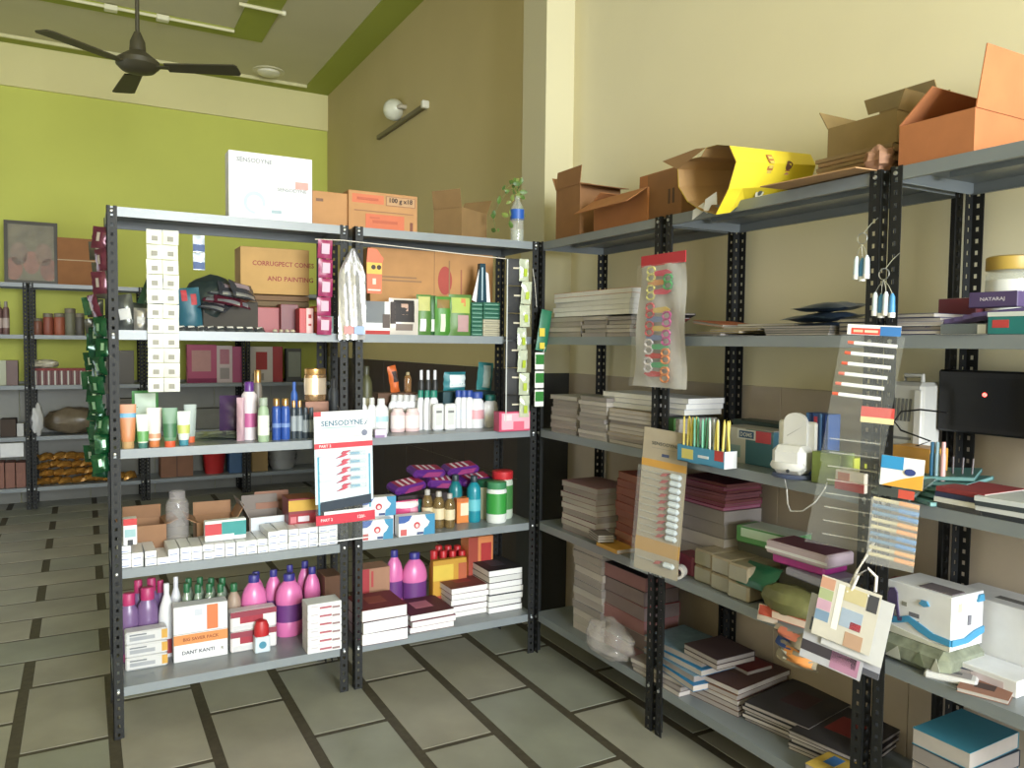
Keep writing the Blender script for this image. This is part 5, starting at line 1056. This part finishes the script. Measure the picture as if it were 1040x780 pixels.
p = wal(3, 845, 880, 575, x=.12); boxit('dark_purple_case', 'dark purple case behind the hanging catalogue', 'case', p, .14, plas((64,44,70)), h=.07)
q = on(0, -.02, 803, 640); pouch('orange_blue_pack', 'crumpled orange and blue plastic pack drooping under the shelf edge', (-.012, q.y, Z[3]-.135), R90+.1, .16, .12, .05, M((150,140,120), .15, 0, .3), [(.3,.1,.95,.55,(226,140,60)),(.0,.45,.45,.8,(40,70,140)),(.1,.75,.6,.95,(206,110,80)),(.2,.1,.4,.4,(236,232,226))], seed=132, cat='pack', wob=.4)
# catalogue cards hanging
t0 = on(0, -.14, 870, 590)
t = thing('hanging_catalogue', 'bunch of white and pastel sample cards tied with white string', 'sample cards', t0, R90+.35, ry=.16)
def cardp(nm, x0, x1, z0, z1, y, c, prints=(), yy=0):
    o = part(nm, Mb().box(x0, x1, y-.002, y, z0, z1), paper(c), t)
    for (a, b, c0, d0, cc) in prints: part('print', Mb().box(x0+(x1-x0)*a, x0+(x1-x0)*b, y-.0028, y-.002, z0+(z1-z0)*c0, z0+(z1-z0)*d0), paper(cc), o)
    return o
sc = abs(on(0,-.14,834,640).y-on(0,-.14,890,640).y)
H_ = on(0,-.14,865,597).z-on(0,-.14,865,702).z
cardp('sample_card', -sc*.46, sc*.44, -H_*.62, -.005, -.03, (206,200,184), ((.0,.24,.80,.98,(206,150,120)),(.0,.24,.62,.79,(170,180,130)),(.0,.24,.44,.61,(206,160,180)),(.0,.24,.26,.43,(120,150,180)),(.30,.40,.2,.95,(236,234,226)),(.42,.78,.72,.95,(206,192,140)),(.42,.78,.30,.60,(160,176,196)),(.60,.78,.30,.42,(206,60,70)),(.55,.85,.0,.24,(190,150,120)),(.80,.97,.68,.95,(70,70,74))))
cardp('sample_card', -sc*.30, sc*.62, -H_*.70, -.02, -.02, (206,206,204))
cardp('sample_card', -sc*.60, sc*.36, -H_*.92, -H_*.25, -.012, (180,180,184), ((.0,.9,.12,.28,(60,54,60)),(.5,.95,.02,.28,(176,120,150)),(.08,.3,.45,.65,(90,100,120))))
cardp('sample_card', -sc*.35, sc*.60, -H_*.85, -H_*.2, -.004, (170,170,178), ((.0,1,.0,.1,(80,80,90)),))
part('tie_string', Mb().tube([(0,-.03,-.02),(.01,-.035,.03),(.03,-.03,.055),(.055,-.03,.04),(.06,-.03,.0),(.045,-.03,-.02)], .0045, 7), plas((220,214,206)), t)
part('tie_string', Mb().tube([(-.01,-.03,-.03),(.0,-.02,.03),(.012,.0,.08),(.016,.03,.115)], .004, 7), plas((220,214,206)), t)
# right bay of shelf 3
a, b = on(0, .05, 900, 640), on(0, .05, 966, 640); base3 = on(2, Z[3], 966, 685)
ypl = b.y; zt = on(0, .05, 966, 607).z; zb3 = on(0, .05, 966, 663).z
w_ = a.y-b.y
t = boxit('diaper_carton', 'white carton with blue wave and purple elephant print', 'carton', (Vector((.05, (a.y+b.y)/2, zb3)), w_, zt-zb3, R90), .15, whitep,
      [('F',.36,.42,.52,.5,(110,110,120)),('F',.24,.58,.32,.66,(140,140,130)),('F',.40,.30,.52,.37,(110,110,120)),('R',.2,.7,.3,.85,(226,206,170)),('R',.5,.42,.6,.6,(120,120,130)),('T',.45,.1,.95,.5,(110,100,106))],
      polys=[('F',[(0,0),(1,0),(1,.10),(.7,.06),(.4,.10),(0,.16)],(206,206,190)),('F',[(0,.16),(.2,.22),(.36,.30),(.5,.20),(.7,.12),(1,.10),(1,.22),(.75,.24),(.55,.34),(.36,.42),(.2,.34),(0,.30)],plas((60,150,200))),
             ('F',[(.02,.25),(.02,.75),(.06,.86),(.12,.88),(.17,.8),(.19,.55),(.22,.34),(.27,.36),(.26,.28),(.20,.26),(.16,.45),(.13,.5),(.12,.25)],(84,70,110)),
             ('F',[(.52,.72),(.56,.80),(.64,.80),(.68,.72),(.6,.68)],plas((70,150,200))),
             ('R',[(0,.10),(.5,.10),(1,.22),(1,.34),(.7,.30),(.4,.2),(0,.22)],plas((60,150,200))),('R',[(.76,.82),(.82,.95),(.95,.95),(.97,.82)],plas((60,150,200)))])
q = on(0, .03, 932, 672)
boxit('poly_bag_bundle', 'grey-green bundle in clear polythene under the elephant carton', 'bundle', (Vector((.025, (a.y+b.y)/2, Z[3])), w_*1.06, zb3-Z[3]-.002, R90), .20, M((128,134,116), .2, 0, .4, 22, .6), ch=.022, polys=[('F',[(.1,.2),(.3,.7),(.35,.2)],(170,172,160)),('F',[(.5,.3),(.62,.8),(.7,.25)],(100,110,84)),('F',[(.78,.2),(.86,.75),(.92,.3)],(176,178,164))])
p = (Vector((.26, on(0,.26,1000,600).y, zb3-.06)), .3, .16, R90)
c1 = on(0, .20, 1008, 600); boxit('white_shipping_carton', 'large white shipping carton behind the elephant carton', 'carton', (Vector((.225, c1.y-.04, Z[3])), .36, .1, R90), .15, whitep, [('T',.3,.3,.65,.5,(110,110,110)),('R',.2,.6,.6,.75,(120,120,120)),('F',.05,.7,.2,.8,(120,120,120))], h=on(0,.225,1005,610).z-Z[3])
boxit('flat_white_box', 'flat white box lying under the elephant carton at its right', 'box', (Vector((.10, on(0,.1,1005,655).y+.01, Z[3])), .17, .1, R90), .12, whitep, [('F',.1,.3,.8,.7,(206,190,196))], h=.045)
q = on(2, Z[3]+.01, 990, 688); boxit('clear_case_white', 'white-rimmed clear phone-like case at the right shelf edge', 'case', (Vector((.03, q.y+.02, Z[3])), .13, .1, R90), .075, plas((206,206,206), .15), [('T',.12,.15,.88,.85,(150,144,146)),('T',.3,.4,.7,.6,(90,90,96))], h=.02, rot=.45, ch=.006)
q = on(2, Z[3], 1022, 695); book('brown_booklet', 'brown covered booklet at the right edge of the lower shelf', (.02, q.y-.02, Z[3]+.001), R90+.35, .12, .10, .012, paper((150,100,80)), cat='book', emblem=(70,50,46))
book('navy_booklet', 'navy book at the right edge beside the flat white box', (.11, on(2,Z[3],1030,670).y-.07, Z[3]+.001), R90+.3, .16, .14, .03, paper((44,58,84)), cat='book')
o = mkobj('red_ball', Mb().lathe([(.001,0),(.02,.003),(.035,.015),(.042,.042),(.035,.07),(.02,.081),(.001,.085)], 18).mesh('red_ball', plas((150,34,44))), None, (.26, on(0,.26,915,580).y, Z[3]+.10)); tag(o, 'dark red ball behind the double posts', 'ball')
p = (Vector((.2, on(0,.26,915,580).y, Z[3])), .14, .1, R90); boxit('dark_box', 'dark box under the red ball', 'box', p, .13, plas((50,40,44)), h=.099)
# ---- shelf 4 of the wall racks
wst('tall pale stack on the bottom shelf', 4, 583, 612, 556, .07, 12, [(150,146,146),(190,186,186),(170,160,160)], .2, 'textbook')
wst('dark-topped pile on the bottom shelf', 4, 610, 656, 578, .09, 6, [(130,120,120),(150,130,130),(170,160,156),(160,50,56),(100,90,96),(44,34,44)], .2, 'textbook', page=[paper((128,110,110)),paper((146,130,128)),paper((150,100,100))])
q = on(2, Z[4], 620, 672); o = blob('clear_poly_bag', 'crumpled clear polythene bag on the bottom shelf', (.0, q.y+.03, Z[4]+.001), (.08,.14,.085), film('poly_bag', (186,180,176), .34, .08), 'bag', 31, .10, 36)
for i in range(4):
    q = on(0, .05, 685, 640); book('blue_pack', ('lowest','second','third','topmost')[i]+' blue plastic-wrapped notebook pack on the bottom shelf', (.03+.01*i, on(0,.05,684,640).y+.02*(i % 2), Z[4]+.06+.026*i), R90-.1+.06*i, .33, .24, .024, M((44,120,170) if i % 2 == 0 else (120,150,170), .2, 0, .25, 18), None, 'notebook pack', 'blue notebook packs')
for i in range(3):
    book('grey_notebook', ('lowest','middle','topmost')[i]+' grey notebook under the blue packs', (.02, on(0,.05,672,640).y, Z[4]+.001+.0195*i), R90+.05*i, .30, .26, .019, paper((130,120,120)), cat='notebook', group='grey notebooks under blue packs')
for i in range(2): book('covered_book', ('lower','upper')[i]+' white book with dark cover on the blue packs', (.06, on(0,.06,712,620).y, Z[4]+.166+.02*i), R90, .19, .2, .019, paper((70,50,56)), cat='book', group='white books on blue packs')
def bst(where, px, py, n_, t_, wd, covs, em, rot):
    q = on(2, Z[4], px, py); stack(where, Vector((max(.01, q.x), q.y+.02, Z[4])), R90+rot, wd, .33, [t_]*n_, covs, 'notebook', 'notebook', emblem=em, jit=.008)
bst('brown-topped stack on the bottom shelf', 725, 718, 5, .021, .26, [(90,60,56),(120,90,76),(70,50,56),(128,84,60)], (96,66,50), .12)
bst('black-topped stack on the bottom shelf', 790, 748, 5, .015, .26, [(60,56,60),(36,34,40),(80,70,70),(26,26,32)], (70,40,50), .18)
bst('red-figure stack beside the double posts', 838, 778, 5, .014, .24, [(60,56,60),(40,40,46),(80,70,70),(22,24,38)], (150,44,48), .2)
q = on(2, Z[4]+.03, 862, 772); book('yellow_blue_magazine', 'yellow and blue magazine beside the double posts at the bottom', (.0, q.y-.02, Z[4]+.001), R90+.1, .10, .16, .05, paper((206,170,60)), cat='magazine', emblem=(50,110,180))
stack('dark red pile behind the bottom notebooks', Vector((.24, on(0,.24,735,650).y, Z[4])), R90, .28, .14, [.03]*4, [(110,36,40),(60,40,44),(90,30,36),(120,30,36)], 'hardback', 'book')
wst('blue book pile at the bottom right', 4, 926, 985, 752, .08, 6, [(50,130,160),(40,60,80),(60,150,180)], .25, 'textbook')
q = on(2, Z[4], 1010, 800); blob('grey_cloth_bag', 'grey cloth bundle at the bottom right corner', (.16, -2.36, Z[4]), (.13,.12,.07), paper((120,116,104)), 'bundle', 41, .08)
pouch('magenta_packet', 'magenta packet in front of the blue books at the bottom right', (.05, on(0,.05,985,775).y, Z[4]+.02), R90, .12, .08, .03, plas((140,60,90)), rx=-.6, seed=140, cat='packet')
# ================================================================ BACK RACKS
def B(*a, **k): return bak(*a, **k)
p = B(0, 3, 58, 224, y=5.22); t = thing('framed_picture', 'dark framed devotional picture on top of the back rack', 'picture', p[0], 0, rx=-.08); w_, h_ = p[1], p[2]
part('frame', Mb().box(-w_/2, w_/2, 0, .03, 0, .03).box(-w_/2, w_/2, 0, .03, h_-.03, h_).box(-w_/2, -w_/2+.03, 0, .03, .03, h_-.03).box(w_/2-.03, w_/2, 0, .03, .03, h_-.03), plas((60,54,40)), t)
part('print', Mb().box(-w_/2+.03, w_/2-.03, .012, .02, .03, h_-.03), M((116,104,76), .5, 0, .35, 9), t)
for x, z, c in ((-.10,.28,(130,104,84)),(.10,.28,(136,104,82)),(0,.2,(150,96,76)),(-.14,.14,(150,92,72)),(.14,.14,(140,84,66))): part('figure_print', Mb().prism([(x+.07*math.cos(i*PI/8), z+.11*math.sin(i*PI/8)) for i in range(16)], .0112, .012), M(c, .5, 0, .3, 12), t)
part('glass', Mb().box(-w_/2+.03, w_/2-.03, .008, .009, .03, h_-.03), film('picture_glass', (200,206,200), .08, .05), t)
p = B(0, 58, 98, 242, y=5.2); boxit('back_top_carton', 'brown carton beside the framed picture', 'cardboard box', p, .3, card((146,98,58)), [('F',0,.52,1,.54,(196,170,130))])
# shelf 1
for i, (a, b, pt, c) in enumerate(((32,43,323,(150,90,70)),(43,54,318,(160,80,60)),(54,66,318,(176,90,60)),(65,77,313,(120,120,96)),(76,86,318,(90,84,76)))):
    bottle('spice_jar', ORD[i]+' lidded jar from the left on the upper back shelf', B(1,a,b,pt,y=5.2), 'jar', plas(c), plas((130,120,100)), None, capr=.95, cat='jar', group='back shelf jars')
for i in range(3): bottle('striped_tin', ORD[i]+' striped tin at the far left of the upper back shelf', B(1,-12+i*7,-5+i*7,306,y=5.2), 'can', plas((120,84,80)), plas((150,140,130)), plas((190,170,160)), (.2,.5), cat='tin', group='striped tins')
# shelf 2: red cartons with white bottles
for i in range(9):
    p = B(2, 33+i*6.6, 39.5+i*6.6, 374, y=5.18); boxit('red_white_tube_box', ORD[i]+' red carton with white stripe from the left on the back shelf', 'carton', p, .08, plas((110,46,46)), [('F',.35,.0,.6,.85,(214,210,200)),('F',.0,.85,1,1,(150,50,52))], group='red cartons on the back shelf')
for i in range(2):
    p = B(2, -6+i*12, 6+i*12, 366, y=5.2); boxit('pale_box', ('left','right')[i]+' pale box on the back shelf at the left edge', 'carton', p, .1, plas((176,180,150)) if i == 0 else plas((110,80,76)), group='pale boxes at the left edge')
blob('silver_packet', 'crumpled pale packet lying on the red cartons of the back shelf', (on(1,5.25,45,365).x, 5.25, B(2,33,39,374,y=5.18)[2]+Z[2]), (.12,.06,.04), M((206,200,180), .3), 'packet', 51, .15)
# shelf 3: pulse bags, dark box
blob('pulse_bag', 'clear bag of brown pulses on the back shelf', (on(1,5.25,75,430).x, 5.29, Z[3]), (.25,.11,.13), M((110,98,80), .3, 0, .3, 15, .3), 'bag', 52, .08)
blob('white_pouch', 'white plastic pouch beside the pulses on the back shelf', (on(1,5.2,38,430).x, 5.16, Z[3]), (.055,.05,.15), M((190,190,190), .3), 'bag', 53, .12)
p = B(3, 0, 16, 426, y=5.2); boxit('dark_brown_box', 'dark brown box on the back shelf at the left edge', 'carton', p, .2, card((70,58,50)))
p = B(3, 17, 24, 430, y=5.2); boxit('white_post_carton', 'white carton next to the dark brown box', 'carton', p, .15, plas((190,190,186)))
# shelf 4: golden packets
gm = M((176,128,60), .2, .35, .3, 25, .4); n_ = 0
gpm = pouch_mb(.125, .115, .058, .25, .05, 7, 6, 3).mesh('wrapper', gm)
for row in range(4):
    for i in range(7-(row == 3)):
        x = on(1, 5.2, 44+i*11.2, 470).x+(.03 if row % 2 else 0)
        t = thing('golden_packet', '%s golden snack packet from the left, %s row of the heap' % (ORD[i], ('lowest','second','third','topmost')[row]), 'packet', (x, 5.19+.02*(i % 2), Z[4]+.055+.078*row), random.uniform(-.2,.2), 'golden packets', -1.4+random.uniform(-.15,.15), random.uniform(-.1,.1))
        part('wrapper', gpm, None, t)
for i in range(2):
    x = on(1, 5.2, 122+i*11, 470).x; t = thing('golden_packet', ('left','right')[i]+' golden snack packet seen right of the island end post', 'packet', (x, 5.19, Z[4]+.04), .2, 'golden packets', -1.1); part('wrapper', gpm, None, t)
for i in range(3):
    p = B(4, -6+i*11, 4+i*11, 470, y=5.2); boxit('pink_brown_carton', ORD[i]+' pinkish brown carton at the bottom left edge of the back rack', 'carton', p, .2, card((136,96,84)), group='pinkish cartons')
p = B(4, 0, 24, 447, y=5.15); boxit('price_sign', 'blank pale card on the pinkish cartons of the back rack', 'card', (p[0]+Vector((0,-.02,0)), p[1], .1, 0), .004, whitep, h=.13, dz=.30)
# seen through the island
p = B(2, 190, 220, 350, y=5.2); boxit('pink_carton', 'pink carton seen through the left island bay', 'carton', p, .12, plas((190,64,110)), [('F',.15,.3,.8,.85,(206,150,150)),('F',.0,.0,1,.12,(150,40,90))])
p = B(2, 220, 236, 351, y=5.2); boxit('white_pink_carton', 'white and pale pink carton seen through the left island bay', 'carton', p, .12, plas((206,186,190)), [('F',.2,.5,.8,.9,(190,120,140)),('F',.2,.1,.8,.4,(160,150,150))])
p = B(2, 236, 247, 352, y=5.2); boxit('rose_carton', 'rose carton beside the white and pale pink one', 'carton', p, .12, plas((176,60,110)))
p = B(2, 254, 277, 352, y=5.2); boxit('white_red_carton', 'white carton with red flower print on the back rack', 'carton', p, .12, plas((196,186,180)), [('F',.25,.35,.75,.85,(176,50,50)),('F',.1,.05,.6,.25,(150,140,130))])
p = B(2, 277, 287, 352, y=5.2); boxit('red_slim_carton', 'slim red carton on the back rack behind the gold can', 'carton', p, .12, plas((170,34,40)))
p = B(2, 291, 306, 354, y=5.2); boxit('grey_framed_box', 'grey box with dark border on the back rack', 'carton', p, .1, plas((60,60,56)), [('F',.12,.15,.95,.9,(130,134,124))])
p = B(2, 118, 136, 356, y=5.2); boxit('olive_back_carton', 'dark carton seen behind the left island post', 'carton', p, .12, plas((90,84,76)))
p = B(3, 118, 140, 405, y=5.2); boxit('grey_back_box', 'grey box on the back rack seen behind the cream tubes', 'carton', p, .14, card((110,104,96)))
p = B(4, 163, 196, 452, y=5.2); boxit('brown_back_box', 'brown carton on the bottom back shelf seen below the tubes', 'carton', p, .25, card((130,92,72)), [('F',.48,0,.52,1,(100,70,56))])
p = B(4, 206, 232, 452, y=5.2); t = thing('red_bucket', 'red plastic bucket on the bottom back shelf', 'bucket', p[0]); r = p[1]/2
part('bucket_wall', Mb().lathe([(.001,.004),(r*.72,.004),(r*.74,0),(r,.30),(r*1.04,.305),(r*1.04,.32),(r*.97,.32),(r*.70,.01),(.001,.01)], 24, 0, r, close=False), plas((200,36,36)), t)
p = B(4, 233, 246, 455, y=5.2); boxit('blue_bag_box', 'blue carton beside the red bucket', 'carton', p, .2, plas((40,84,130)))
p = B(4, 256, 272, 457, y=5.2); boxit('yellow_back_box', 'mustard carton on the bottom back shelf', 'carton', p, .2, plas((150,118,60)))
p = B(4, 274, 306, 455, y=5.2); t = thing('basin_stack', 'stack of white basins on the bottom back shelf', 'basins', p[0]); r = p[1]/2
for i in range(4): part('basin', Mb().lathe([(r*.7,.05*i),(r*.95,.05*i+.09),(r,.05*i+.10),(r*.96,.05*i+.10),(r*.68,.05*i+.01)], 24, 0, r, close=False), plas((170,172,170)), t)
p = B(3, 195, 225, 415, y=5.25); boxit('grey_pack_back', 'pale grey carton on the back rack behind the grey pouches', 'carton', p, .15, card((116,116,110)))
p = B(3, 318, 345, 395, y=5.2); boxit('dark_back_box', 'dark carton on the back rack behind the middle posts', 'carton', p, .15, card((60,60,58)))
# ================================================================ CEILING AND WALL FITTINGS
fan = Vector((-1.713, 2.184, 3.36))
t = thing('ceiling_fan', 'dark brown three-blade ceiling fan on a long rod', 'ceiling fan', fan); fm = M((66,62,44), .5, .0, .1); 
part('rod', Mb().lathe([(.013,.10),(.013,CZ-fan.z)], 12), fm, t); part('canopy', Mb().lathe([(.03,CZ-fan.z-.10),(.06,CZ-fan.z-.01),(.06,CZ-fan.z)], 18), fm, t)
part('motor', Mb().lathe([(.05,-.03),(.10,-.02),(.13,.01),(.13,.04),(.09,.07),(.05,.10),(.045,.16),(.02,.22)], 24), fm, t)
for a in (95, 215, 335):
    m = Mb().prism([(.10,-.02),(.20,-.03),(.20,.03),(.10,.02)], -.004, .004).xf(Matrix.Rotation(PI/2,4,'X'))
    n0 = len(m.v); m.prism([(.18,-.055),(.62,-.075),(.635,-.05),(.635,.05),(.62,.07),(.18,.055)], -.004, .004).xf(Matrix.Rotation(-.12,4,'X') @ Matrix.Rotation(PI/2,4,'X'), n0)
    part('blade', m, fm, t, (0,0,.005), (0,0,math.radians(a)))
t = thing('ceiling_disc', 'round white ceiling rose near the back wall', 'ceiling light', (-.304, 5.067, CZ)); part('base', Mb().lathe([(.16,-.012),(.16,0)], 28), plas((206,200,160)), t); part('dome', Mb().lathe([(.02,-.05),(.08,-.045),(.11,-.03),(.115,-.012)], 28), plas((226,222,190)), t)
t = thing('conduit', 'long white conduit along the inner green border of the ceiling', 'conduit', (0, 4.094, CZ-.025)); part('pipe', Mb().tube([(-2.6,0,0),(-.805,0,0)], .014, 8), plas((226,220,170)), t)
for x in (-1.80, -1.40): part('clip_box', Mb().box(x-.05, x+.05, -.035, .035, -.03, .013, 0, .004), plas((232,228,190)), t)
t = thing('conduit', 'short white conduit crossing the right green border of the ceiling', 'conduit', (0, 3.468, CZ-.025)); part('pipe', Mb().tube([(-.87,0,0),(-.505,0,0)], .016, 8), plas((226,220,170)), t); part('end_cap', Mb().lathe([(.022,0),(.022,.03)], 10).xf(Matrix.Translation((-.52,0,0)) @ Matrix.Rotation(PI/2,4,'Y')), plas((232,228,190)), t)
t = thing('tube_light', 'thin unlit tube light batten on the side wall', 'tube light', (WX-.003, 3.14, 3.552)); part('batten', Mb().box(-.035, 0, -.58, .59, -.02, .02, 0, .004), plas((110,98,66)), t); part('end_cap', Mb().box(-.06, 0, -.615, -.575, -.03, .03, 0, .006), plas((232,230,210)), t)
t = thing('wall_bulb', 'round white bulb in a wall holder above the tube light', 'bulb', (WX-.003, 3.05, 3.665))
part('holder', Mb().tube([(0,0,0),(-.05,.0,0),(-.06,.04,.0)], .02, 10), plas((190,180,150)), t); part('globe', Mb().lathe([(.02,-.02),(.05,0),(.085,.04),(.095,.085),(.08,.13),(.04,.16),(.005,.168)], 20).xf(Matrix.Translation((-.065,.05,0)) @ Matrix.Rotation(-PI/2,4,'X')), plas((226,226,200), .2), t)
dups = [k for k, v in LABELS.items() if v > 1]
if dups: print('DUPLICATE LABELS', dups[:20])
bad = [k for k in LABELS if not 4 <= len(k.split()) <= 16]
if bad: print('LABEL LENGTH', bad)
